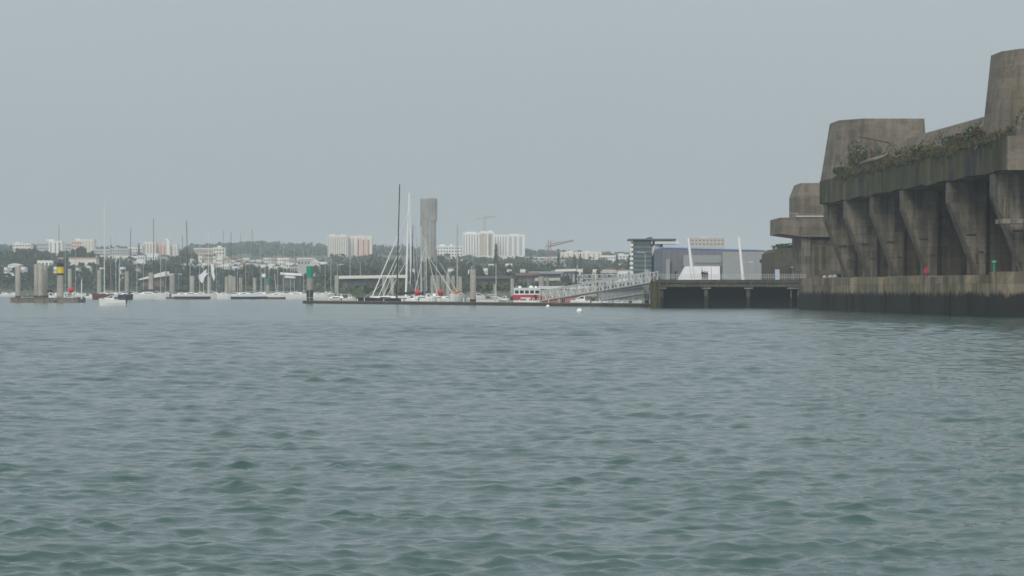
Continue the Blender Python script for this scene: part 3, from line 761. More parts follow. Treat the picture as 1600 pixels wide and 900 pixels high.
def sailboat(px, d, L, label, pxm=None, ytop=None, pxt=None, hull=white, mast=alu, r=.09, rz=0, H=1.15, B=None, band=None, boom=None, cover=None, mast_x=.08, stays=True, name='sailing_yacht', group='moored sailing yachts', spread=True, furled=False, lean=0, bands=(.55, .95), deck=white, vee=(.93, .62)):
    t = thing(name, label, 'sailing boat', (X(px, d), d, 0), rz, group)
    B = B or max(2.2, L * .3)
    hull_mb(L, B, H, vee=vee).build('hull', hull, t, True)
    if band: band_mb(L, B, H, bands[0] * H, bands[1] * H).build('hull_stripe', band, t)
    c = MB(); L2 = L * .42
    rg = []
    for k in range(7):
        s = k / 6; w = B * .3 * (1 - .5 * s * s); h = (.42 + .18 * math.sin(s * math.pi)) * (1 - .6 * max(0, s - .6) / .4)
        x = -L * .22 + L2 * s; rg.append([(x, w, H * .98), (x, w * .8, H + h), (x, -w * .8, H + h), (x, -w, H * .98)])
    c.rings(rg); cr = c.build('coach_roof', deck, t)
    for q_ in (-1, 1):
        w = MB(); w.box(-L * .14, L * .08, B * .28 * q_ - .02, B * .28 * q_ + .02, H + .12, H + .32); w.build('window', glassd, cr)
    if ytop is not None:
        c_, s_ = math.cos(-rz), math.sin(-rz)
        mx = mast_x * L
        if pxm is not None:
            dx = X(pxm, d) - X(px, d); mx = dx / max(.25, abs(math.cos(rz))) * (1 if math.cos(rz) > 0 else -1); mx = max(-L * .4, min(L * .42, mx))
        h = Z(ytop, d)
        if lean: tx = lean * d / F * (1 if math.cos(rz) > 0 else -1)
        else: tx = 0
        m = MB(); m.bar((mx, 0, H * .9), (mx + tx, 0, h), r, r * .65, 8); ms = m.build('mast', mast, t, True)
        if spread:
            for f in (.4, .7):
                q = MB(); zz = H + (h - H) * f; q.bar((mx + tx * f, -B * .3 * (1.2 - f), zz), (mx + tx * f, B * .3 * (1.2 - f), zz), .035, n=4); q.build('spreader', mast, ms)
        if boom is not False:
            q = MB(); bl = L * .36; q.bar((mx, 0, H + 1.0), (mx - bl, 0, H + 1.1), .07, n=6); bo = q.build('boom', mast, t)
            if cover:
                q = MB(); rg = []
                for k in range(6):
                    s = k / 5; x = mx - .1 - (bl - .3) * s; rr = .34 * (1 - .55 * s) + (.1 if k in (1, 3) else 0)
                    rg.append([(x, rr * .6 * math.cos(a), H + 1.28 + rr * math.sin(a)) for a in np.linspace(0, 2 * math.pi, 9)[:-1]])
                q.rings(rg); q.build('sail_cover', cover, bo)
        if stays:
            q = MB(); q.bar((mx + tx, 0, h * .97), (L * .48, 0, H * 1.1), .018, n=3); q.bar((mx + tx, 0, h * .97), (-L * .48, 0, H), .018, n=3)
            for s in (1, -1): q.bar((mx + tx * .9, 0, h * .9), (mx - .3, s * B * .45, H), .018, n=3)
            q.build('rigging', galv, t)
        if furled:
            q = MB(); q.bar((mx + (L * .46 - mx) * .97, 0, H * 1.15), (mx + (L * .46 - mx) * .12, 0, H + (h - H) * .85), .14, .05, 6); q.build('furled_sail', furled, t)
    return t
PI = math.pi
# left marina, front row (hand placed)
sailboat(161, 1010, 7.5, 'brown-hulled yacht with a very tall white mast behind the small moored motorboat', 163, 322, hull=brownhull, mast=white, r=.16, H=2.0, deck=white, spread=True, rz=PI)
sailboat(196, 1000, 5.2, 'short navy boat with a leaning dark mast right of the brown-hulled yacht', 202, 356, hull=navy, mast=carbon, r=.13, H=1.8, lean=2.5)
sailboat(233, 1040, 12.2, 'long white yacht with black mast and dark sail cover on its boom', 240, 342, hull=white, mast=carbon, r=.13, H=2.1, cover=darksail)
sailboat(300, 1040, 13, 'low white racing yacht with black waterline band and thick black mast', 294, 345, hull=white, mast=blackm, r=.17, H=1.95, band=blackm, lean=-2.5, cover=darksail, bands=(.1, .55))
sailboat(335, 1070, 5.5, 'small plain white yacht at the left of the catamaran', 325, 362, hull=offwhite, mast=white, r=.1, H=2.0, rz=PI)
sailboat(350, 1060, 5, 'tiny white boat with a thin dark mast between the white yachts', 349, 360, hull=white, mast=carbon, r=.07, H=1.9)
sailboat(382, 1050, 10, 'white yacht with navy lower hull and a thin dark mast', 376, 365, hull=white, mast=carbon, r=.07, H=2.0, band=navy, bands=(.05, .5))
sailboat(405, 1065, 9.5, 'white racing yacht with navy lower hull and tall black mast', 394, 358, hull=white, mast=blackm, r=.1, H=2.05, band=navy, bands=(.05, .5), rz=PI)
sailboat(432, 1050, 6.5, 'white dinghy cruiser with a short leaning white mast and dark lower hull', 432, 428, hull=white, mast=white, r=.1, H=1.7, band=brownhull, lean=-3, stays=False, spread=False, bands=(.05, .5))
sailboat(462, 1060, 11, 'plain white yacht left of the green-topped pile', 474, 388, hull=white, mast=alu, r=.09, H=2.1, rz=PI)
sailboat(497, 1075, 7, 'small white yacht just beyond the green-topped pile', 489, 372, hull=white, mast=alu, r=.06, H=1.9)
# thin masted yachts farther back
BACK = [(92, 352, carbon), (102, 388, alu), (118, 392, alu), (173, 370, craneR), (181, 345, galv), (187, 392, galv), (214, 372, galv), (224, 378, alu), (251, 370, galv), (259, 396, alu), (285, 368, carbon), (312, 360, galv), (338, 396, alu), (361, 362, carbon), (371, 390, alu), (384, 392, alu), (407, 386, alu), (414, 396, galv), (420, 400, alu), (434, 396, galv), (443, 380, alu), (454, 400, galv), (460, 386, alu), (508, 398, alu), (517, 404, galv), (547, 392, alu), (563, 410, galv)]
BKC = ['white hull', 'pale hull', 'off-white hull']
for k, (px, yt, mt) in enumerate(BACK):
    d = 1160 + (k * 37) % 90
    lb = {id(carbon): 'thin black mast', id(alu): 'thin silver mast', id(galv): 'faint grey mast', id(craneR): 'reddish mast'}[id(mt)]
    zone = 'the short pontoon' if px < 130 else 'the brown-hulled yacht' if px < 200 else 'the long white yacht' if px < 270 else 'the low racing yacht' if px < 340 else 'the navy-striped yachts' if px < 425 else 'the green-topped pile' if px < 485 else 'the covered white yacht'
    near = [b for b in BACK if (b[0] < 130) == (px < 130) and (('a' if b[0] < 130 else 'b' if b[0] < 200 else 'c' if b[0] < 270 else 'd' if b[0] < 340 else 'e' if b[0] < 425 else 'f' if b[0] < 485 else 'g') == ('a' if px < 130 else 'b' if px < 200 else 'c' if px < 270 else 'd' if px < 340 else 'e' if px < 425 else 'f' if px < 485 else 'g'))]
    i = sorted(b[0] for b in near).index(px)
    sailboat(px, d, 7 + (k % 4), '%s yacht, %s, %s in back row behind %s' % (('white', 'pale')[k % 2], lb, ORD[i], zone), px, yt, hull=(white, offwhite)[k % 2], mast=mt, r=.12, rz=(0, PI)[k % 2], H=1.8, stays=False, group='yachts in the back row of the left marina')

# middle group behind the long pontoon
sailboat(524, 770, 9.6, 'white yacht with a rounded white cover over its deck near the green-topped pile', 527, 412, hull=offwhite, mast=alu, r=.06, H=1.25, rz=PI, deck=white)
sailboat(600, 742, 13.5, 'sleek navy racing yacht with white deck and the tallest black mast', 620, 288, hull=navy, mast=blackm, r=.21, H=1.35, lean=4.5, cover=darksail, rz=PI, group='racing yachts behind the long pontoon', deck=white)

def trimaran(px, d, L, label, pxm, ytop, mast, r, forestays, hull=white, lean=0, top=None):
    """multihull pointing left; forestays: (pixel foot, pixel row of the head, radius)"""
    t = thing('racing_trimaran', label, 'trimaran', (X(px, d), d, 0), 0, 'racing multihulls behind the long pontoon')
    x0 = X(px, d)
    def hl(L, B, H, y, name, mt):
        m = hull_mb(L, B, H, .25, .5); m.v = [(-a, b + y, c) for a, b, c in m.v]; m.f = [f[::-1] for f in m.f]; return m.build(name, mt, t)
    hl(L, 1.4, 1.5, 0, 'main_hull', hull); hl(L * .85, .8, 1.1, -L * .33, 'float', hull); hl(L * .85, .8, 1.1, L * .33, 'float', hull)
    for xx in (-L * .15, L * .2):
        m = MB(); m.bar((xx, -L * .33, 1.1), (xx, 0, 1.6), .22); m.bar((xx, 0, 1.6), (xx, L * .33, 1.1), .22); m.build('beam', hull, t)
    m = MB(); m.add([(-L * .15, -L * .3, 1.2), (L * .2, -L * .3, 1.2), (L * .2, L * .3, 1.22), (-L * .15, L * .3, 1.22)], [(0, 1, 2, 3)]); m.build('net', blackm, t)
    mx = X(pxm, d) - x0; h = Z(ytop, d); tx = lean * d / F
    m = MB(); m.bar((mx, 0, 1.3), (mx + tx * .5, 0, h * .5), r, r, 10); m.bar((mx + tx * .5, 0, h * .5), (mx + tx, 0, h), r, r * .4, 10); ms = m.build('mast', mast, t, True)
    if top:
        m = MB(); m.bar((mx + tx * .93, 0, h * .93), (mx + tx * 1.002, 0, h + .1), r * .75, r * .5, 8); m.build('mast_head', top, ms)
    for f in (.35, .6, .8):
        q = MB(); q.bar((mx + tx * f, -1.6 * (1.3 - f), h * f), (mx + tx * f, 1.6 * (1.3 - f), h * f), .04, n=4); q.build('spreader', mast, ms)
    for k, (pf, yh, rr) in enumerate(forestays):
        zf = 1.4; f = min(.97, Z(yh, d) / h)
        q = MB(); A = np.array((X(pf, d) - x0, 0, zf)); Bp = np.array((mx + tx * f, 0, h * f))
        q.bar(A, A + (Bp - A) * .72, rr, rr * .7, 6); q.bar(A + (Bp - A) * .72, Bp, rr * .3, rr * .25, 4)
        q.build('furled_sail', (white, offwhite)[k % 2], t)
    q = MB(); 
    for s in (1, -1): q.bar((mx + tx * .85, 0, h * .85), (mx + 1.5, s * L * .33, 1.1), .03, n=3)
    q.build('rigging', galv, t)
    q = MB(); q.bar((mx, 0, 2.5), (mx + L * .32, 0, 2.7), .12); b = q.build('boom', mast, t)
    q = MB(); rg = []
    for k in range(6):
        s = k / 5; x = mx + .2 + (L * .3) * s; rr = .45 * (1 - .5 * s)
        rg.append([(x, rr * .6 * math.cos(a), 2.85 + rr * math.sin(a)) for a in np.linspace(0, 2 * math.pi, 9)[:-1]])
    q.rings(rg); q.build('sail_cover', darksail, b)
    return t
trimaran(622, 790, 15, 'big white trimaran with the tall white wing mast', 634, 302, white, .3, [(581, 330, .2), (598, 372, .13)], lean=5)
trimaran(640, 815, 13, 'white trimaran with a pale mast right beside the tall wing mast', 643, 300, white, .24, [(591, 355, .14)], lean=-3)
trimaran(650, 770, 11, 'trimaran with a dark mast tipped in dull red', 642, 352, carbon, .18, [(604, 390, .1)], lean=3.5, top=craneR)
trimaran(664, 800, 11, 'white trimaran with a slim silver mast leaning left before the water tower', 654, 345, alu, .12, [(570, 405, .04)], lean=-5)
def lean_pole(px0, y0, px1, y1, d, r, mt, lb, name='leaning_spar'):
    t = thing(name, lb, 'spar', (X(px0, d), d, Z(y0, d)), 0, 'spars and furled sails standing at the pontoon')
    m = MB(); m.bar((0, 0, 0), (X(px1, d) - X(px0, d), 0, Z(y1, d) - Z(y0, d)), r, r * .6, 8); m.build('spar', mt, t, True)
sailboat(661, 760, 9, 'white yacht with a bright white mast behind the left red ball', 658, 352, hull=white, mast=white, r=.12, H=1.3, furled=offwhite)
sailboat(668, 830, 9, 'white yacht with pale mast standing against the water tower', 666, 372, hull=white, mast=offwhite, r=.1, H=1.3, furled=white, rz=PI)
sailboat(686, 748, 10, 'white yacht with thick furled foresail slanting down to the right', 664, 390, hull=white, mast=alu, r=.08, H=1.25, furled=white, cover=darksail)
sailboat(700, 790, 8, 'white yacht with a thin furled foresail beyond the right red ball', 678, 400, hull=offwhite, mast=alu, r=.08, H=1.25, furled=offwhite)
# bow-on yacht
t = sailboat(714.5, P1(715) + 3, 7, 'cream yacht seen bow-on with orange canvas on deck and a stout grey mast', None, 352, hull=white, mast=alu, r=.2, H=2.3, rz=-PI / 2 - .4, B=3.2, vee=(.9, .45), spread=True, stays=False, mast_x=.0)
m = MB(); m.box(-1.5, 1.4, -.5, .7, 2.8, 3.2); m.build('deck_canvas', orange, t)
sailboat(775, 790, 7, 'small yacht with thin white mast below the pointed conifer', 775, 412, hull=offwhite, mast=white, r=.09, H=1.1, stays=False)

def motorboat(px, d, L, label, rz=0, hull=white, cabin=white, H=.95, cab=(.1, .45, 1.1), canopy=None, outboard=True, name='motorboat'):
    t = thing(name, label, 'motorboat', (X(px, d), d, 0), rz, 'small motorboats')
    hull_mb(L, L * .36, H, .3, .8).build('hull', hull, t)
    a, b, h = cab
    m = MB(); m.prism_y([(-L * .05, H * .95), (L * (b - .1), H * .95), (L * (b - .22), H + h * .55), (L * .08, H + h), (-L * .05, H + h)], -L * .12, L * .12); c = m.build('cabin', cabin, t)
    m = MB(); m.prism_y([(0, H + h * .5), (L * (b - .26), H + h * .5), (L * .08, H + h * .86), (0, H + h * .86)], -L * .12 - .03, L * .12 + .03); m.build('window', glassd, c)
    if canopy:
        m = MB(); m.box(-L * .3, -L * .06, -L * .13, L * .13, H * .9, H + h * .6); m.build('canopy', canopy, t)
    if outboard:
        m = MB(); m.box(-L * .5 - .35, -L * .5 - .05, -.13, .13, H * .45, H + .2); m.bar((-L * .5 - .2, 0, H * .5), (-L * .5 - .25, 0, -.4), .06); m.build('outboard', blackm, t)
    for yy in (1, -1):
        m = MB()
        for k in range(4):
            s = .12 + .1 * k; m.bar((L * s, yy * L * .13, H * 1.05), (L * s, yy * L * .13, H + .55), .02, n=4)
        m.bar((L * .12, yy * L * .13, H + .55), (L * .42, yy * L * .13, H + .55), .025, n=4)
        m.build('rail', galv, t)
    return t
t = motorboat(176, 616, 5.6, 'small white moored boat with low cuddy and black outboard, nearest the camera', PI + .12, H=1.3, cab=(.1, .5, .95), outboard=True)
t = motorboat(78, 786, 4.6, 'white pilot-house boat behind the short pontoon, left of the yellow-banded pile', 0, H=1.2, cab=(.1, .5, 1.6), outboard=False)
m = MB(); m.box(-.7, .7, -.5, .5, 2.8, 3.5); m.build('dark_hatch', blackm, t)
motorboat(107, 786, 4.2, 'low white boat behind the short pontoon, beside the red ball', 0, H=1.2, cab=(.1, .5, .8), outboard=False)
motorboat(100.5, 787, 2.6, 'narrow white dinghy just right of the yellow-banded pile', 1.2, H=1.6, cab=(.1, .5, 1.0), outboard=False)
motorboat(5, 1400, 8, 'white boat at the far left edge below the trees', 0, H=1.4)
motorboat(22, 1405, 7, 'second white boat from the far left edge below the trees', PI, H=1.4)
motorboat(140, 1120, 4, 'little white boat left of the brown-hulled yacht', 0, H=1.0)
motorboat(545, 745, 3.6, 'small boat with a white stern box left of the navy racing yacht', 0, H=1.2, hull=offwhite)
motorboat(646, 722, 6, 'low white speedboat moored against the long pontoon', PI, H=.95)
motorboat(668, 718, 4, 'small white runabout right of the left red ball', 0, H=1.3)
motorboat(678.5, 708, 3, 'white tender end-on beside the right red ball', -PI / 2, H=1.5)
motorboat(760, 700, 7, 'grey-topped low motorboat left of the red passenger boat', 0, H=.9, cabin=ltgrey)
motorboat(745, 770, 8, 'pale long motorboat behind the lone tall pile', 0, H=1.5, cabin=offwhite, hull=offwhite)
motorboat(912, 640, 5.8, 'white motorboat with windscreen below the long gangway', PI, H=.95, cab=(.1, .5, 1.2))
motorboat(937, 628, 3.6, 'small white boat between the two gangways', 0, H=.9)
motorboat(971, 600, 4.6, 'low white boat under the short gangway', PI, H=.8, cab=(.1, .5, .4))
motorboat(1000, 592, 3.4, 'white skiff at the foot of the pile beside the quay', 0, H=1.1, cab=(.1, .5, .4))
motorboat(790, 700, 4.5, 'small dull boat half hidden behind the pontoon left of the red passenger boat', PI, H=.9, hull=ltgrey)

def ferry():
    d = 665; t = thing('passenger_boat', 'red passenger boat with white upper deck and square windows behind the pontoon', 'passenger boat', (X(824, d), d, 0), 0)
    L = 6.6
    m = MB(); m.prism_z([(-3.3, -1.2), (2.9, -1.2), (3.5, 0), (2.9, 1.2), (-3.3, 1.2)], -.3, 1.05); m.build('hull', white, t)
    m = MB(); m.prism_z([(-3.35, -1.25), (2.95, -1.25), (3.55, 0), (2.95, 1.25), (-3.35, 1.25)], 1.053, 2.35); m.build('lower_cabin', redpaint, t)
    m = MB(); m.box(-3.2, 3.0, -1.15, 1.15, 2.353, 3.75); c = m.build('upper_cabin', white, t)
    for i in range(5):
        w = MB(); w.box(-2.95 + i * 1.2, -2.05 + i * 1.2, -1.2, -1.153, 2.65, 3.4); w.build('window', glassd, c)
    m = MB(); m.prism_y([(-3.35, 3.753), (3.2, 3.753), (3.0, 4.0), (-3.2, 4.0)], -1.3, 1.3); m.build('roof', white, t)
    for a_, b_ in ((-1.8, .45), (.9, .55), (2.0, .4)):
        m = MB(); m.ball((a_, 0, 4.1), b_, 10, 6, .8); m.build('life_raft', white, t)
    m = MB(); m.box(-1.6, .8, -1.3, -1.253, 1.35, 1.75); m.build('name_board', offwhite, t)
    for a_, b_ in ((.2, 6.3), (.7, 5.4), (-2.6, 5.2)):
        m = MB(); m.bar((a_, 0, 4), (a_ - .1, 0, b_), .06, .03); m.build('mast', galv, t)
    m = MB(); m.box(1.6, 2.2, -1.32, -1.253, 1.1, 2.3); m.build('door', blackm, t)
ferry()
# small things on the pontoon
for px, lb in ((824.5, 'white locker box standing on the pontoon before the red boat'),):
    d = P1(px); t = thing('locker', lb, 'locker', (X(px, d), d, .75)); m = MB(); m.box(-.35, .35, -.3, .3, 0, .8); m.build('box', white, t); m = MB(); m.box(-.38, .38, -.33, .33, .803, .9); m.build('lid', offwhite, t)
for px, mt, lb in ((833.5, white, 'white hoop stand on the pontoon below the right end of the red boat'), (879, redpaint, 'small trestle on the pontoon at the gangway foot')):
    d = P1(px); t = thing('trestle', lb, 'trestle', (X(px, d), d, .75)); m = MB()
    for s in (-.35, .35):
        m = MB(); m.bar((s, 0, 0), (s * .6, 0, .85), .07); m.build('leg', galv if mt is redpaint else mt, t)
    m = MB(); m.bar((-.25, 0, .85), (.25, 0, .85), .08); m.build('top_bar', mt, t)
for px, d, y, lb in ((652, P1(652) - .6, 457, 'red inflatable ball on a post, left one behind the racing trimarans'), (688, P1(688) - .6, 457, 'red inflatable ball on a post right of the racing trimarans'), (111, 782, 453, 'red inflatable ball on a post behind the short pontoon')):
    t = thing('marker_ball', lb, 'marker ball', (X(px, d), d, .75), 0, 'red marker balls')
    zc = Z(y, d) - .75; r = 4.3 * d / F
    m = MB(); m.ball((0, 0, zc), r, 16, 10, 1.05); m.build('ball', redbuoy, t, True)
    m = MB(); m.bar((0, 0, 0), (0, 0, zc - r * .8), .07); m.build('post', galv, t)
for px, py, r, lb in ((856, 479.5, .42, 'smaller white mooring buoy just in front of the long pontoon'), (905.5, 487, .5, 'larger white mooring buoy in open water nearest the camera')):
    d = EYE * F / (py + 1 - HZ); t = thing('mooring_buoy', lb, 'buoy', (X(px, d), d, 0), 0, 'white mooring buoys')
    m = MB(); m.ball((0, 0, .18), r, 16, 10, .85); m.build('float', white, t, True)
    m = MB(); m.bar((0, 0, .18 + r * .8), (0, 0, .3 + r * .95), .07, n=8); m.build('ring', galv, t)

# gangways
def gangway(pa, ya, da, pb, yb, db, hgt, label, mat=galv, cells=16, w=1.6, solid=False, rr=.05):
    A = np.array((X(pa, da), da, Z(ya, da))); B = np.array((X(pb, db), db, Z(yb, db)))
    t = thing('gangway', label, 'gangway', tuple(A), 0, 'gangways between quay and pontoon')
    v = B - A; hv = np.array((v[0], v[1], 0)); hv /= np.linalg.norm(hv); sd = np.array((-hv[1], hv[0], 0)) * w / 2; up = np.array((0, 0, hgt))
    m = MB(); m.hexa([tuple(-sd - (0, 0, .2)), tuple(v - sd - (0, 0, .2)), tuple(v + sd - (0, 0, .2)), tuple(sd - (0, 0, .2))], [tuple(-sd), tuple(v - sd), tuple(v + sd), tuple(sd)]); m.build('deck', mat, t)
    for s in (-1, 1):
        m = MB(); o = sd * s
        m.bar(o + up, v + o + up, rr * 1.5, n=5); m.bar(o + up * .5, v + o + up * .5, rr, n=4); m.bar(o, v + o, rr * 1.5, n=5)
        for i in range(cells + 1):
            p = v * i / cells + o; m.bar(p, p + up, rr, n=4)
            if i < cells:
                q = v * (i + 1) / cells + o; m.bar(p + (up if i % 2 else 0 * up), q + (0 * up if i % 2 else up), rr * .8, n=4)
        if solid: 
            pass
        m.build('side_truss', mat, t)
    if solid:
        m = MB(); o = -sd * 1.01 if sd[1] > 0 else sd * 1.01; m.add([tuple(o + up * .15), tuple(v + o + up * .15), tuple(v + o + up * .85), tuple(o + up * .85), tuple(o * 1.05 + up * .15), tuple(v + o * 1.05 + up * .15), tuple(v + o * 1.05 + up * .85), tuple(o * 1.05 + up * .85)], [(0, 1, 2, 3), (7, 6, 5, 4), (0, 4, 5, 1), (3, 2, 6, 7), (1, 5, 6, 2), (0, 3, 7, 4)]); m.build('side_panel', plain('perforated_panel', (.36, .37, .37), .6), t)
    return t
gangway(1022, 441, 566, 848, 470, 624, 2.1, 'long sloping gangway truss running from the quay down to the pontoon', cells=30, rr=.085)
gangway(1008, 458, 574, 941, 468.5, 592, 1.5, 'short sloping gangway with solid panelled sides beside the quay pile', cells=10, solid=True, rr=.06)
gangway(1000, 440, 690, 905, 441, 700, 1.8, 'level truss walkway behind the long gangway', cells=12, rr=.06)
t = thing('work_shed', 'low pinkish workboat shed behind the foot of the long gangway', 'shed', (X(868, 720), 720, 0))
m = MB(); m.box(-4.2, 6.5, 0, 4, -.2, 1.9); m.build('wall', plain('faded_red_panel', (.4, .16, .15), .7), t)
m = MB(); m.box(-4, 10.5, .2, 4, 1.903, 3.7); m.build('upper_wall', beige, t)
m = MB(); m.prism_x([(-.3, 3.703), (4.3, 3.703), (2, 4.5)], -4.4, 10.8); m.build('roof', greyb, t)

# ------------------------------------------------------------------ buildings
def building(px0, px1, ytop, d, label, cat='building', wall=whiteb, depth=14, strips=(), rows=0, cols=0, roof=None, gable=False, name='apartment_building', group=None, win=winm, base=None, extra=(), balc=False):
    xa, xb = X(px0, d), X(px1, d); W = xb - xa
    zb = (min(land(xa, d), land(xb, d), land(xb, d + depth)) - 1.5) if base is None else base
    t = thing(name, label, cat, (xa, d, zb), 0, group); H = Z(ytop, d) - zb
    m = MB(); m.box(0, W, 0, depth, 0, H); m.build('wall', wall, t)
    s = d / F
    if gable:
        g = MB(); g.prism_y([(-.4, H + .003), (W + .4, H + .003), (W / 2, H + gable * s)], -.4, depth + .4); g.build('roof', roof or tile, t)
    elif roof:
        g = MB(); g.box(-.4, W + .4, -.4, depth + .4, H + .003, H + .8); g.build('roof', roof, t)
    for a, b, mt, yt in strips:
        q = MB(); q.box(W * a, W * b, -.25, -.003, 1, H - yt * s); q.build('facade_strip', mt, t)
    if rows and cols:
        vis = min(H - 1, rows * 3.1 + 1)
        for r in range(rows):
            for c in range(cols):
                x = W * (c + .5) / cols; z = H - 1.6 - r * (vis - 1) / rows; hw = W / cols * .27
                q = MB(); q.box(x - hw, x + hw, -.08, -.003, z - 1.25, z); q.build('window', win, t)
    for (a, b, h, mt) in extra:
        q = MB(); q.box(W * a, W * b, 2, depth - 3, H + .003, H + h * s); q.build('roof_block', mt, t)
    return t
def strips(n, mt, w=.45, a=0., b=1., yt=3):
    return [(a + (b - a) * (i + .5 - w / 2) / n, a + (b - a) * (i + .5 + w / 2) / n, mt, yt) for i in range(n)]
B_ = building
B_(512, 543, 367.5, 2700, 'cream tower block with narrow vertical window stripes, left half of the isolated pair', wall=cream, strips=strips(9, winl, .3), extra=((.1, .35, 1.5, cream), (.6, .9, 1, cream)))
B_(543.4, 581, 368.5, 2715, 'cream and pink tower block, right half of the isolated pair', wall=cream, strips=strips(2, greyb, .5, .02, .3) + strips(2, pinkb, .8, .34, .6) + [(.42, .46, pinkd, 6), (.62, .69, pinkd, 6), (.7, .8, pinkb, 3), (.82, .9, pinkd, 6)], extra=((.45, .7, 1.2, pinkb),))
B_(723, 748, 363.5, 2600, 'white tower block with dark vertical window stripes, left end of the big white slab', wall=whiteb, strips=strips(6, winl, .3), extra=((.2, .8, 1.5, whiteb),))
B_(748.3, 772, 362.5, 2590, 'white and beige tower block with balconies, middle of the big white slab', wall=whiteb, strips=[(.04, .38, beige, 3), (.43, .5, winl, 3), (.6, .9, beige, 3), (.7, .76, winl, 5)], extra=((.1, .5, 1.2, whiteb), (.6, .9, 2, whiteb)), rows=5, cols=2)
B_(772.3, 820, 366.5, 2620, 'white and grey tower block, right end of the big white slab', wall=whiteb, strips=strips(5, winl, .28, 0, .42) + strips(3, greyb, .55, .44, .95), extra=((.5, .8, 1, whiteb),))
B_(683, 723, 384, 2550, 'lower white flats with many small windows right of the water tower', wall=whiteb, rows=4, cols=9, extra=((.1, .3, 2, whiteb), (.5, .6, 2, whiteb)))
B_(708, 822, 401, 2350, 'long low pale building in front of the big white slab', wall=cream, rows=2, cols=16, roof=whiteb)
B_(820, 882, 403, 2300, 'long grey-walled hall with white roof line below the red crane', wall=greyb, roof=whiteb, cat='hall', name='hall')
B_(876, 940, 393.5, 2500, 'pale pink low-rise flats behind the row of cypresses', wall=cream, strips=strips(8, beige, .35, yt=2), extra=((.15, .3, 1.5, cream), (.6, .7, 1, cream)))
B_(938, 966, 399, 2450, 'low white flats right of the pale pink low-rise', wall=whiteb, rows=2, cols=7)
B_(962, 988, 397.5, 2440, 'white flats half hidden by the glass tower', wall=cream, rows=3, cols=5, extra=((.2, .5, 1.5, cream),))
B_(1079, 1132, 371.5, 2400, 'faint pale flats rising above the museum roof', wall=beige, rows=2, cols=9, extra=((.3, .5, 1, cream),))
# left part
B_(20, 48, 380, 2500, 'low white flats at the far left above the trees', wall=cream, roof=None, rows=2, cols=6, extra=((.1, .35, 1.2, whiteb),))
B_(58, 77, 379, 2560, 'dull grey flats left of the white block with roof shed', wall=greyb, rows=2, cols=5)
B_(76, 97, 376, 2520, 'white block of flats with three dark stripes behind the dome of trees', wall=whiteb, strips=strips(3, winl, .25), extra=((-.2, .3, 2, whiteb),))
B_(98, 114, 379.5, 2620, 'faint grey block between the two white blocks on the left skyline', wall=greyb, rows=2, cols=4)
B_(112, 128, 376, 2600, 'pinkish block left of the cream block on the left skyline', wall=pinkb, rows=2, cols=4, extra=((.3, .9, 3, whiteb),))
B_(127.5, 147, 374, 2540, 'cream block of flats with stripes right of the dome of trees', wall=cream, strips=strips(4, beige, .35, yt=2))
B_(146, 176, 389, 2420, 'low grey-white flats left of the tall white mast', wall=greyb, rows=3, cols=8)
B_(172, 202, 388, 2380, 'grey-white flats with dense small windows right of the tall white mast', wall=greyb, rows=4, cols=8, extra=((.2, .4, 2, greyb),))
B_(200, 222, 386, 2400, 'off-white flats with rows of windows left of the pink tower block', wall=cream, rows=4, cols=6)
B_(224, 243, 378, 2500, 'cream tower block left of the pink tower block', wall=cream, strips=strips(4, winl, .3))
B_(243.3, 260, 380, 2510, 'pink tower block with dark rose stripes on the left skyline', wall=pinkb, strips=strips(3, pinkd, .35))
B_(260.2, 265, 375, 2505, 'narrow white stair tower beside the pink tower block', wall=whiteb, extra=((-.6, .3, 2, whiteb),))
B_(265.3, 277, 382, 2512, 'white tower block with grey stripe right of the stair tower', wall=cream, strips=strips(2, beige, .3))
B_(226, 247, 396, 2250, 'white flats standing low in front of the cream tower block', wall=whiteb, rows=3, cols=5)
B_(303, 335, 389, 2480, 'pale flats with long flat roof left of the cream cube building', wall=beige, rows=2, cols=8, roof=whiteb)
B_(333, 351, 386.5, 2450, 'cream cube-shaped building against the wooded hill', wall=cream, rows=2, cols=4, extra=((.35, .65, 2.5, cream),))
random.seed(21)
VIL = []
px = 150
def zone_of(px):
    for lim, z in ((75, 'the trio of piles'), (130, 'the yellow-banded pile'), (205, 'the navy boat\'s mast'), (270, 'the pink tower block'), (330, 'the thick black mast'), (400, 'the cream cube-shaped building'), (450, 'the wooded hill'), (505, 'the green-topped pile'), (620, 'the cream tower blocks'), (690, 'the water tower'), (820, 'the big white slab'), (1000, 'the reddish crane')):
        if px < lim: return z
    return 'the glass tower'
rows_ = [(6, 215, 417, 1640, 7), (500, 1000, 414, 1900, 10), (640, 960, 421, 1520, 8), (282, 352, 402, 2150, 9), (352, 470, 404, 2180, 10), (300, 500, 410, 2050, 11), (345, 480, 415, 1950, 12), (150, 250, 400, 2100, 12), (0, 120, 404, 2050, 16)]
cnt = {}
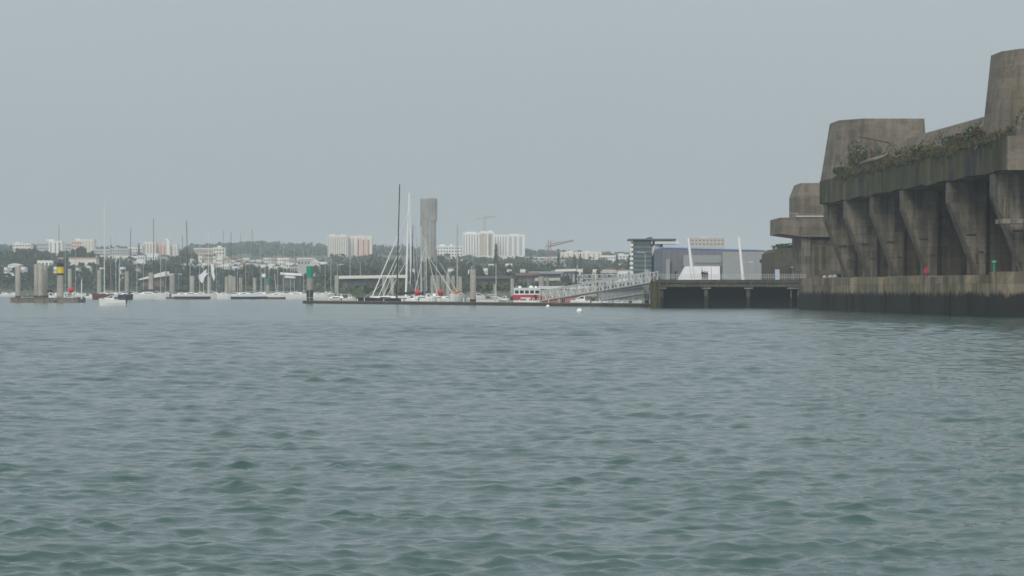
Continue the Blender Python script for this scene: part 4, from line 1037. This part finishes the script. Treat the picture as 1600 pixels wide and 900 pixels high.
for ri, (a, b, yt, d, w) in enumerate(rows_):
    px = a
    while px < b:
        ww = w * random.uniform(.6, 1.25); y = yt + random.uniform(-2.2, 2); wm = random.choice((cream, whiteb, whiteb, beige, cream)); g = random.random()
        zk = (ri, zone_of(px)); cnt[zk] = cnt.get(zk, 0) + 1
        rown = ('shoreline', 'hillside', 'waterside', 'upper', 'top', 'middle', 'lower', 'upper left', 'far-left')[ri]
        rm = random.choice((slate, slate, tile)) if g < .45 else None
        lb = '%s %s, %s from left, %s row by %s' % ({id(cream): 'cream', id(whiteb): 'white', id(beige): 'beige'}[id(wm)], ('red' if rm is tile else 'dark') + '-gabled house' if rm else 'flat-roofed house', ORD[cnt[zk] - 1], rown, zone_of(px) if ri != 8 else 'the short pontoon')
        building(px, px + ww, y, d + random.uniform(-40, 40), lb, 'house', wall=wm, depth=9, rows=1 + (random.random() < .5), cols=max(2, int(ww / 3)), gable=(3.2 if rm else False), roof=rm if rm else None, name='house', group='houses on the slope behind the marina')
        px += ww * (random.uniform(2.5, 6) if ri < 3 else random.uniform(1.0, 1.45))
# large low sheds near the shore
B_(82, 150, 404, 1900, 'long low building with pale terracotta roof above the left trees', 'hall', wall=cream, gable=False, roof=plain('pale_terracotta', (.5, .3, .22), .8), name='hall')
B_(12, 30, 414, 1800, 'small white gabled house among the far-left trees', 'house', wall=whiteb, gable=2.5, roof=whiteb, name='house', rows=1, cols=3)
B_(58, 82, 407, 1850, 'white house with pale flat roof above the trio of piles', 'house', wall=whiteb, name='house', rows=1, cols=4)
dkgreen = plain('green_grey_wall', (.12, .14, .12), .8)
def shed(px0, px1, yl, yr, yb, d, label, roofm=whiteb, wallm=None, depth=18, name='boat_shed', wedge=False):
    xa, xb = X(px0, d), X(px1, d); zb = land(xa, d) - .6; t = thing(name, label, 'shed', (xa, d, zb)); W = xb - xa; s = d / F
    zl, zr, zw = Z(yl, d) - zb, Z(yr, d) - zb, Z(yb, d) - zb
    m = MB(); m.prism_y([(W * .06, 0), (W * .94, 0), (W * .94, max(zr - 1.3, .5)), (W * .06, max(zl - 1.3, .5))], 2, depth)
    m.build('wall', wallm or greyb, t)
    k = 1.25 if not wedge else 2.6
    m = MB(); m.prism_y([(0, zl - (1.25 if not wedge else .6)), (W, zr - k), (W, zr), (0, zl)], -1, depth + .5); m.build('roof', roofm, t)
    for i in range(0 if wedge else 4):
        q = MB(); q.box(W * (.14 + .2 * i), W * (.24 + .2 * i), 1.9, 1.99, .8, max(1.2, min(zl, zr) - 2.2)); q.build('door', winm, t)
    return t
shed(217, 258, 436, 424, 452, 1530, 'shed with a broad white roof sloping up to the right behind the left marina', wallm=brownb, wedge=True)
shed(261, 279, 428, 427, 452, 1540, 'open shed with flat white canopy roof behind the left marina', wallm=brownb)
shed(438, 472, 425.5, 427.5, 446, 1540, 'white two-tier harbour building left of the green-topped pile', wallm=dkgreen)
shed(445, 460, 430.5, 431.5, 446, 1530, 'small white kiosk in front of the two-tier harbour building', wallm=dkgreen)
B_(465, 490, 405, 1720, 'dark-walled house with white roof above the green-topped pile', 'house', wall=greyb, roof=whiteb, name='house', rows=1, cols=5)
B_(484, 498, 411, 1660, 'cream house with steep gable right of the green-topped pile', 'house', wall=cream, gable=6, roof=cream, name='house', rows=2, cols=3)
shed(528, 634, 431, 429.5, 445, 1180, 'very long low hall with pale roof behind the navy racing yacht', roofm=cream, wallm=plain('green_grey_wall', (.12, .14, .12), .8), depth=25, name='hall')
shed(738, 800, 431, 431, 446, 1260, 'low shed with pale roof and brown wall below the pointed conifer', wallm=brownb, roofm=slate)
shed(757, 803, 446, 445.3, 456, 1120, 'flat pale workshop left of the red passenger boat', wallm=greyb, roofm=offwhite)
shed(700, 757, 454, 453, 459, 1090, 'pale quay-side store behind the lone tall pile', wallm=greyb, roofm=ltgrey)
shed(800, 842, 427, 426, 440, 1400, 'brown shed with grey roof behind the red passenger boat', wallm=brownb, roofm=brownb)
shed(826, 880, 424, 424, 440, 1450, 'white-roofed store behind the broad pile', wallm=dkgreen, roofm=ltgrey)
shed(836, 875, 434.5, 434, 448, 1240, 'long pale shed right behind the broad pile', wallm=brownb, roofm=greyb)
shed(868, 900, 421, 420, 436, 1500, 'pale low store behind the truss walkway', wallm=greyb, roofm=whiteb)
shed(940, 985, 423, 422, 445, 1350, 'dark-fronted store behind the right part of the long gangway', wallm=brownb, roofm=greyb)
shed(852, 900, 447, 446, 458, 1130, 'low beige workshop behind the foot of the long gangway', wallm=beige, roofm=offwhite)
shed(900, 960, 444, 443, 457, 1110, 'long dark boat store behind the middle of the long gangway', wallm=brownb, roofm=cream)
B_(966, 981, 422, 1250, 'small white house left of the glass tower', 'house', wall=whiteb, gable=3, roof=tile, name='house', rows=1, cols=3)
B_(942, 962, 421, 1400, 'white bungalow with pink roof behind the gangways', 'house', wall=whiteb, gable=2.5, roof=tile, name='house', rows=1, cols=4)
B_(733, 750, 432, 1350, 'tiny white house in the trees below the big white slab', 'house', wall=whiteb, gable=2, roof=slate, name='house', rows=1, cols=3)

# water tower
d = 1750
t = thing('water_tower', 'tall ribbed round concrete water tower with a thicker head', 'water tower', (X(669, d), d, land(X(669, d), d) - 1))
zb = t.location.z; s = d / F; m = MB(); n = 48; rg = []
def rr(a, r): return r * (1 + .025 * math.cos(a * 16))
for z, r in ((0, 12.0), (Z(400, d) - zb, 12.0), (Z(345, d) - zb, 12.2)):
    rg.append([(rr(a, r * s) * math.cos(a), rr(a, r * s) * math.sin(a), z) for a in np.linspace(0, 2 * PI, n + 1)[:-1]])
m.rings(rg); m.build('shaft', conc_twr, t)
rg = []
for z, r in ((Z(345, d) - zb + .003, 12.9), (Z(311.5, d) - zb, 13), (Z(310, d) - zb, 12.4)):
    rg.append([(rr(a, r * s) * math.cos(a), rr(a, r * s) * math.sin(a), z) for a in np.linspace(0, 2 * PI, n + 1)[:-1]])
m = MB(); m.rings(rg); hd = m.build('head', conc_twr, t); hd.location.x = s
m = MB(); m.bar((-1, 0, Z(310.5, d) - zb), (-1, 0, Z(307, d) - zb), .25, n=5); m.build('antenna', galv, hd)
for a_ in (-1.7, 1.1):
    m = MB(); m.box(a_, a_ + .45, -12.9 * s - .4, -11 * s, 3, Z(346, d) - zb); m.build('rib', greyb, t)

# cranes
def crane(px, ytop, d, label, jib, cj, mt):
    zb = land(X(px, d), d); t = thing('tower_crane', label, 'crane', (X(px, d), d, zb)); h = Z(ytop, d) - zb; s = d / F
    m = MB(); w = .85
    for a in (-w, w):
        for b in (-w, w): m.bar((a, b, 0), (a, b, h), .28, n=4)
    k = 0
    while k * 3.5 < h - 3.5:
        z = k * 3.5; sg = 1 if k % 2 else -1
        m.bar((-w * sg, -w, z), (w * sg, -w, z + 3.5), .12, n=4); m.bar((w, -w * sg, z), (w, w * sg, z + 3.5), .12, n=4); k += 1
    m.build('mast', mt, t)
    zj = Z(jib[1], d) - zb; ze = Z(jib[3], d) - zb; x1 = (jib[2] - px) * s
    m = MB(); m.bar((0, 0, zj), (x1, 0, ze), .45, .3, 4); m.bar((0, 0, zj + 1.6), (x1 * .98, 0, ze + .5), .25, .2, 4)
    for i in range(12):
        f = i / 12; g = (i + .5) / 12; m.bar((x1 * f, 0, zj + (ze - zj) * f), (x1 * g, 0, zj + (ze - zj) * g + 1.6 - g), .12, n=4)
    m.build('jib', mt, t)
    m = MB(); m.bar((0, 0, zj), ((cj - px) * s, 0, zj + .3), .5, n=4); m.build('counter_jib', mt, t)
    m = MB(); m.box((cj - px) * s - 1.5, (cj - px) * s + 1.5, -1, 1, zj - 2.2, zj - .25); m.build('counterweight', greyb, t)
    m = MB(); m.bar((0, 0, h), (x1 * .6, 0, zj + (ze - zj) * .6 + .6), .08, n=3); m.bar((0, 0, h), ((cj - px) * s, 0, zj), .08, n=3); m.build('tie', mt, t)
crane(858.5, 376, 1900, 'reddish tower crane with its jib raised to the right', (858, 385, 897, 376), 853, craneR)
crane(757, 336, 3050, 'faint pale red tower crane above the big white slab', (757, 341, 777, 338), 744, craneP)

# shore truss footbridge, banners, lamp masts
d = 1900; t = thing('truss_bridge', 'pale zigzag truss bridge behind the cypresses', 'bridge', (X(830, d), d, Z(415, d)))
m = MB(); L = X(884, d) - X(830, d); n = 10; h = 3.6
m.bar((0, 0, 0), (L, 0, 0), .35, n=4); m.bar((0, 0, h), (L, 0, h), .35, n=4)
for i in range(n): m.bar((L * i / n, 0, h if i % 2 else 0), (L * (i + 1) / n, 0, 0 if i % 2 else h), .3, n=4)
m.build('truss', greyb, t)
for f in (.03, .5, .97):
    m = MB(); m.box(L * f - .5, L * f + .5, -.5, .5, -14, -.36); m.build('support', conc_twr, t)
def banner(px, ypole, pts, d, label, mt, kind='banner'):
    zb = land(X(px, d), d); t = thing(kind, label, 'banner', (X(px, d), d, zb), 0, 'banners on the marina shore'); s = d / F
    m = MB(); m.bar((0, 0, 0), (0, 0, Z(ypole, d) - zb), .12, .08, 5); m.build('pole', white, t)
    P = [((a - px) * s, Z(b, d) - zb) for a, b in pts]
    m = MB(); m.prism_y(P, -.06, .06); m.build('cloth', mt, t)
banner(318, 418, [(310, 430), (314, 428), (323, 420), (322, 427), (326, 426), (320, 433), (316, 443), (311, 437)], 1502, 'white swallow-tailed banner blown sideways above the left marina', tentm)
banner(329.5, 410, [(329.5, 412), (333, 413), (335, 420), (334, 424), (336, 432), (334, 440), (331, 430), (330, 420)], 1503, 'long narrow white banner hanging right of the blown banner', tentm)
banner(409, 425, [(409, 428), (415, 427.5), (415, 433), (409, 433)], 1502, 'small white square flag above the navy-striped yachts', tentm, 'flag')
banner(186, 412, [(186, 414), (196, 413.5), (197, 417), (186.5, 417.5)], 1504, 'dark blue flag left of the navy boat mast', bluetarp, 'flag')
banner(297, 409, [(297, 411), (300, 410.5), (300.3, 414), (297, 414)], 1504, 'small blue flag beside the tallest black mast of the left marina', plain('mid_blue_cloth', (.12, .25, .6), .8), 'flag')
t = pile(418, 436, 460, 5, 1150, 'small distant pile with green painted top beyond the navy-striped yachts')
m = MB(); dd = 1150; m.bar((0, 0, Z(445, dd) + 1), (0, 0, Z(436, dd) + 1.02), 2.7 * dd / F, n=12); m.build('green_band', greenp, t, True)

# ------------------------------------------------------------------ trees
def make_tree(kind, seed):
    """unit-ish tree 10 m tall, 9 m wide"""
    t = bpy.data.objects.new('tree' if kind != 'conifer' else 'conifer', None); C.objects.link(t)
    r = np.random.default_rng(seed)
    if kind == 'round':
        tr = MB(); tr.bar((0, 0, -1), (0, 0, 4.5), .35, .22, 7)
        for j in range(5):
            a = r.uniform(0, 6.28); tr.bar((0, 0, 2.5 + j * .4), (2.2 * math.cos(a), 2.2 * math.sin(a), 5.5 + r.uniform(0, 1.5)), .16, .06, 5)
        tr.build('trunk', barkm, t)
        mb = MB(); nl = 13
        for k in range(nl):
            a = r.uniform(0, 6.28); q = r.uniform(.1, .8) ** .6; z = r.uniform(2.8, 8.4); w = 1 - abs(z - 5.3) / 5.5
            c = (4.1 * q * w * math.cos(a), 4.1 * q * w * math.sin(a), z)
            l = leaf_cloud(64, 2.0, 2.0, 1.5, .52, seed * 50 + k, c=c, lobes=2); mb.add(l.v, l.f)
        mb.build('crown', (leafA, leafB)[seed % 2], t)
    elif kind == 'conifer':
        tr = MB(); tr.bar((0, 0, -1), (0, 0, 9), .3, .06, 6); tr.build('trunk', barkm, t)
        mb = MB()
        for k in range(560):
            z = 1 + 9 * (k / 560); w = 2.3 * (1 - (z - 1) / 9.3) + .1; a = r.uniform(0, 6.28); q = r.uniform(.4, 1) ** .5
            p = np.array((w * q * math.cos(a), w * q * math.sin(a), z)); u = np.array((math.cos(a), math.sin(a), -.35)) * r.uniform(.35, .7); v = np.cross(u, (0, 0, 1)) * .5 + r.normal(size=3) * .08
            mb.add([p - u, p - v, p + u, p + v], [(0, 1, 2, 3)])
        mb.build('crown', leafC, t)
    else:  # cypress, columnar
        tr = MB(); tr.bar((0, 0, -1), (0, 0, 8), .22, .06, 6); tr.build('trunk', barkm, t)
        mb = MB()
        for k in range(480):
            z = .6 + 9.4 * r.uniform(0, 1); w = 1.25 * math.sin(min(1, (10.1 - z) / 6.5) * PI / 2); a = r.uniform(0, 6.28); q = r.uniform(.5, 1)
            p = np.array((w * q * math.cos(a), w * q * math.sin(a), z)); u = np.array((math.cos(a) * .3, math.sin(a) * .3, .5)) * r.uniform(.6, 1.2); v = r.normal(size=3) * .25
            mb.add([p - u, p - v, p + u, p + v], [(0, 1, 2, 3)])
        mb.build('crown', leafC, t)
    return t
PROTO = {'round': [make_tree('round', s) for s in range(1, 7)], 'conifer': [make_tree('conifer', s) for s in (11, 12)], 'cypress': [make_tree('cypress', s) for s in (21, 22)]}
USED = set()
def put_tree(kind, px, ytop, d, wpx, label, group, cat='tree'):
    pr = random.choice(PROTO[kind])
    t = pr if pr.name not in USED else copy_tree(pr)
    USED.add(pr.name)
    x = X(px, d); zb = land(x, d) - .3; H = Z(ytop, d) - zb; H = max(H, 3.5)
    base = {'round': 8.6, 'conifer': 4.4, 'cypress': 2.6}[kind]
    t.location = (x, d, zb); sx = wpx * d / F / base
    sx = max(sx, .3); t.scale = (sx, sx, H / (10.0 if kind != 'round' else 9.9)); t.rotation_euler = (0, 0, random.random() * 6.28)
    tag(t, label, cat, group)
random.seed(33)
ZT = [(25, 'the left pile of the short pontoon'), (80, 'the trio of piles'), (125, 'the yellow-banded pile'), (175, 'the brown-hulled yacht'), (215, 'the short navy boat'), (265, 'the long white yacht'), (315, 'the thick black mast'), (350, 'the white banners'), (400, 'the navy-striped yachts'), (445, 'the small green-topped pile'), (505, 'the big green-topped pile'), (585, 'the cream tower blocks'), (640, 'the tallest black mast'), (700, 'the water tower'), (770, 'the lone tall pile'), (835, 'the red passenger boat'), (905, 'the reddish crane'), (1045, 'the gangways'), (3000, 'the museum')]
def zt(px):
    for l, z in ZT:
        if px < l: return z
tc = {}
def row(pa, pb, step, d, tops, w, name, group, dj=30, kind='round', yj=2.0):
    px = pa; L = []
    while px < pb:
        L.append(px + random.uniform(-.25, .25) * step); px += step * random.uniform(.8, 1.25)
    for px in L:
        yt = float(np.interp(px, [a for a, _ in tops], [b for _, b in tops])) + random.uniform(-yj, yj)
        if yt > 448: continue
        z = zt(px); k = (name, z); tc[k] = tc.get(k, 0) + 1
        put_tree(kind, px, yt, d + random.uniform(-dj, dj), w * random.uniform(.8, 1.3), '%s leafy tree from left, %s, behind %s' % (ORD[tc[k] - 1], name, z), group)
G1, G2, G3 = 'trees of the shoreline belt', 'trees on the slope behind the shoreline', 'trees on the rise among the buildings'
row(-6, 505, 13, 1560, [(0, 428), (25, 424), (60, 425), (100, 423), (140, 420), (180, 420), (215, 420), (230, 428), (262, 430), (280, 425), (310, 424), (345, 423), (400, 424), (470, 430), (505, 426)], 25, 'front shoreline belt', G1)
row(-4, 505, 14, 1680, [(0, 414), (30, 416), (60, 410), (100, 412), (150, 408), (200, 410), (250, 410), (290, 411), (330, 413), (355, 419), (380, 416), (390, 410), (402, 410), (420, 418), (440, 417), (470, 428), (500, 418)], 26, 'second shoreline belt', G2)
row(-5, 150, 9, 1990, [(0, 392), (12, 389), (28, 386), (50, 387), (62, 390), (80, 389), (98, 392), (106, 388), (118, 382), (128, 382), (138, 387), (148, 396)], 20, 'high clump of trees', G3, yj=1.2)
row(-5, 110, 12, 1860, [(0, 400), (40, 397), (70, 398), (110, 400)], 22, 'middle clump of trees', G3)
row(152, 176, 9, 2000, [(150, 402), (163, 397), (176, 401)], 15, 'small clump of trees', G3)
row(240, 305, 9, 2040, [(240, 405), (265, 406), (277, 400), (288, 387), (297, 386), (305, 396)], 16, 'dark clump of trees', G3, yj=1)
row(510, 800, 14, 1330, [(510, 420), (540, 416), (570, 415), (600, 420), (640, 422), (700, 418), (740, 417), (800, 424)], 28, 'front shoreline belt', G1)
row(494, 1000, 13, 1640, [(494, 412), (520, 408), (545, 410), (575, 408), (583, 402), (600, 402), (640, 406), (655, 402), (690, 402), (720, 407), (760, 410), (800, 409), (830, 408), (860, 410), (880, 413), (905, 413), (925, 412), (950, 408), (965, 411), (1000, 411)], 24, 'second shoreline belt', G2)
row(800, 1000, 17, 1480, [(800, 424), (850, 427), (900, 424), (950, 420), (1000, 418)], 22, 'front shoreline belt', G1)
for k, (px, yt, dd, w, kd, lb) in enumerate([
   (775, 382, 1700, 13, 'conifer', 'tall pointed conifer in front of the big white slab'),
   (872.5, 397, 1800, 6, 'cypress', 'dark columnar cypress, leftmost of three below the reddish crane jib'),
   (898, 399, 1800, 7, 'cypress', 'dark columnar cypress between two others left of the pale pink low-rise'),
   (907, 397, 1780, 9, 'conifer', 'narrow pointed conifer in front of the pale pink low-rise'),
   (964, 399, 1820, 7, 'cypress', 'slim cypress left of the glass tower among low trees'),
   (984, 397, 1500, 9, 'cypress', 'dark cypress touching the left side of the glass tower'),
   (584, 391, 1900, 14, 'round', 'pale tall tree right of the cream and pink tower block'),
   (592, 400, 1850, 12, 'round', 'rounded tree right of the pale tall tree by the pink block'),
   (673, 398, 1650, 20, 'round', 'broad tree hiding the foot of the water tower'),
   (688, 397, 1900, 16, 'round', 'dark round tree right of the water tower foot'),
   (217, 380, 2200, 7, 'conifer', 'small dark tree beside the cream tower block on the skyline'),
   (1207, 388, 760, 7, 'round', 'small dark tree between the museum and the small bunker'),
   (1056, 423, 690, 7, 'round', 'low bush in front of the museum left of the tent')]):
    if px > 1030: 
        pr = random.choice(PROTO[kd]); t = copy_tree(pr); zb = 5.53; H = Z(yt, dd) - zb; s_ = w * dd / F / 8.6
        t.location = (X(px, dd), dd, zb); t.scale = (s_, s_, H / 9.9); tag(t, lb, 'tree', 'trees near the museum')
    else: put_tree(kd, px, yt, dd, w, lb, 'single trees standing out of the belts')
for l in PROTO.values():
    for p in l:
        if p.name not in USED:
            for ch in list(p.children): bpy.data.objects.remove(ch)
            bpy.data.objects.remove(p)
# far woods as one mass
def far_wood():
    r = np.random.default_rng(9); mb = MB()
    def clump(x, y, h, w, n, s):
        zb = land(x, y)
        for i in range(n):
            d_ = r.normal(size=3); d_ /= np.linalg.norm(d_); p = np.array((x, y, zb + h * .55)) + d_ * np.array((w, w, h * .5)) * r.uniform(.6, 1)
            u = r.normal(size=3); u /= np.linalg.norm(u); v = np.cross(u, r.normal(size=3)); v /= np.linalg.norm(v); q = s * r.uniform(.6, 1.3)
            mb.add([p - u * q, p - v * q, p + u * q, p + v * q], [(0, 1, 2, 3)])
    for i in range(560):
        px = r.uniform(295, 660); d = r.uniform(3300, 4000); clump(X(px, d), d, r.uniform(7, 13), r.uniform(5, 9), 26, 2.3)
    for i in range(420):
        px = r.uniform(-60, 1050); d = r.uniform(2750, 3300); clump(X(px, d), d, r.uniform(4, 7), r.uniform(5, 8), 20, 2.0)
    for i in range(520):
        px = r.uniform(-40, 1020); d = r.uniform(1750, 2350)
        if 280 < px < 500 and d > 1880: continue
        clump(X(px, d), d, r.uniform(4, 6.5), r.uniform(4, 6), 26, 1.4)
    tag(mb.build('far_woods', leafA), 'far wooded ridge and hedges beyond the town', 'woods', kind='stuff')
far_wood()
# low scrub and clutter along the shore
def scrub():
    r = np.random.default_rng(19); mb = MB()
    for i in range(2600):
        px = r.uniform(-20, 1030); a = (px - 800) / F; d = shore(a) + r.uniform(6, 120); x = X(px, d); zb = land(x, d)
        for k in range(5):
            p = np.array((x + r.normal() * 1.5, d + r.normal() * 1.5, zb + r.uniform(0, 2.4))); u = r.normal(size=3) * .55; v = np.cross(u, r.normal(size=3)) * .7
            mb.add([p - u, p - v, p + u, p + v], [(0, 1, 2, 3)])
    tag(mb.build('shore_scrub', leafB), 'low green scrub along the far shore', 'scrub', kind='stuff')
scrub()
# lamp posts on the shore
for k, (px, yt, d, lb) in enumerate([(279.5, 428, 1510, 'white lamp post right of the flat white canopy'), (739, 398, 1400, 'pale lamp post above the lone tall pile'), (959, 428, 1080, 'thin lamp post behind the long gangway'), (989, 390, 1000, 'tall thin lamp post left of the glass tower'), (1008, 395, 700, 'thin pale post above the pile beside the quay')]):
    x = X(px, d); zb = land(x, d) if d > 900 else -.5
    t = thing('lamp_post', lb, 'lamp post', (x, d, zb), 0, 'lamp posts'); h = Z(yt, d) - zb
    m = MB(); m.bar((0, 0, 0), (0, 0, h), .13, .08, 6); m.build('pole', alu, t)
    m = MB(); m.bar((0, 0, h), (-1.3, 0, h + .15), .07, n=5); m.box(-1.9, -1.2, -.15, .15, h + .05, h + .25); m.build('lamp_head', alu, t)

# ------------------------------------------------------------------ haze
hz = MB(); hz.box(-5050, 5050, -5050, 5050, -2.6, 96)
m = bpy.data.materials.new('haze'); m.use_nodes = True; nt = m.node_tree; nt.nodes.clear()
out = nt.nodes.new('ShaderNodeOutputMaterial'); v = nt.nodes.new('ShaderNodeVolumePrincipled')
v.inputs['Color'].default_value = (.88, .95, 1.0, 1); v.inputs['Density'].default_value = .00017; v.inputs['Anisotropy'].default_value = .0
nt.links.new(v.outputs[0], out.inputs['Volume'])
o = hz.build('haze', m); tag(o, kind='stuff')

# ------------------------------------------------------------------ light
SE, SA = 30, 194      # veiled sun behind the camera, a little to its left
w = bpy.data.worlds.new('World'); sc.world = w; w.use_nodes = True; nt = w.node_tree; nt.nodes.clear()
out = nt.nodes.new('ShaderNodeOutputWorld')
sky = nt.nodes.new('ShaderNodeTexSky'); sky.sky_type = 'NISHITA'; sky.sun_disc = False
sky.sun_elevation = R(SE); sky.sun_rotation = R(SA); sky.air_density = 1; sky.dust_density = 3
bg1 = nt.nodes.new('ShaderNodeBackground'); bg1.inputs[1].default_value = .05; nt.links.new(sky.outputs[0], bg1.inputs[0])
bg2 = nt.nodes.new('ShaderNodeBackground'); bg2.inputs[1].default_value = 1.0
tcn = nt.nodes.new('ShaderNodeTexCoord'); sx = nt.nodes.new('ShaderNodeSeparateXYZ'); nt.links.new(tcn.outputs['Generated'], sx.inputs[0])
cl = _noise(nt, _map(nt, tcn.outputs['Generated'], (1.5, 1.5, 5)), 1.4, 4, .5)
zz = _math(nt, 'ADD', sx.outputs[2], _math(nt, 'MULTIPLY', _math(nt, 'SUBTRACT', cl, .5), .1))
col = _ramp(nt, zz, [(0.0, (.385, .438, .46)), (.1, (.445, .503, .538)), (.35, (.55, .62, .66)), (1.0, (1.0, 1.05, 1.1))])
nt.links.new(col, bg2.inputs[0])
mx = nt.nodes.new('ShaderNodeMixShader'); mx.inputs[0].default_value = .93
nt.links.new(bg1.outputs[0], mx.inputs[1]); nt.links.new(bg2.outputs[0], mx.inputs[2]); nt.links.new(mx.outputs[0], out.inputs[0])
sl = bpy.data.lights.new('sun', 'SUN'); sl.energy = 1.5; sl.angle = R(25); sl.color = (1, .95, .88)
so = bpy.data.objects.new('sun', sl); C.objects.link(so)
dirv = np.array((math.sin(R(SA)) * math.cos(R(SE)), math.cos(R(SA)) * math.cos(R(SE)), math.sin(R(SE))))
from mathutils import Vector
so.rotation_euler = Vector(dirv.tolist()).to_track_quat('Z', 'Y').to_euler()
so.location = (0, -20, 60)

# ------------------------------------------------------------------ camera
cam = bpy.data.cameras.new('camera'); co = bpy.data.objects.new('camera', cam); C.objects.link(co)
co.location = (0, 0, EYE); co.rotation_euler = (R(90) + math.atan(3 / F), 0, 0)
cam.sensor_width = 36; cam.lens = 36 * F / 1600; cam.clip_start = .5; cam.clip_end = 12000
sc.camera = co
sc.view_settings.view_transform = 'Standard'; sc.view_settings.look = 'None'; sc.view_settings.exposure = 0; sc.view_settings.gamma = 1
sc.cycles.volume_bounces = 2; sc.cycles.max_bounces = 8; sc.cycles.use_denoising = True
sc.cycles.pixel_filter_type = 'BLACKMAN_HARRIS'; sc.cycles.filter_width = 1.6
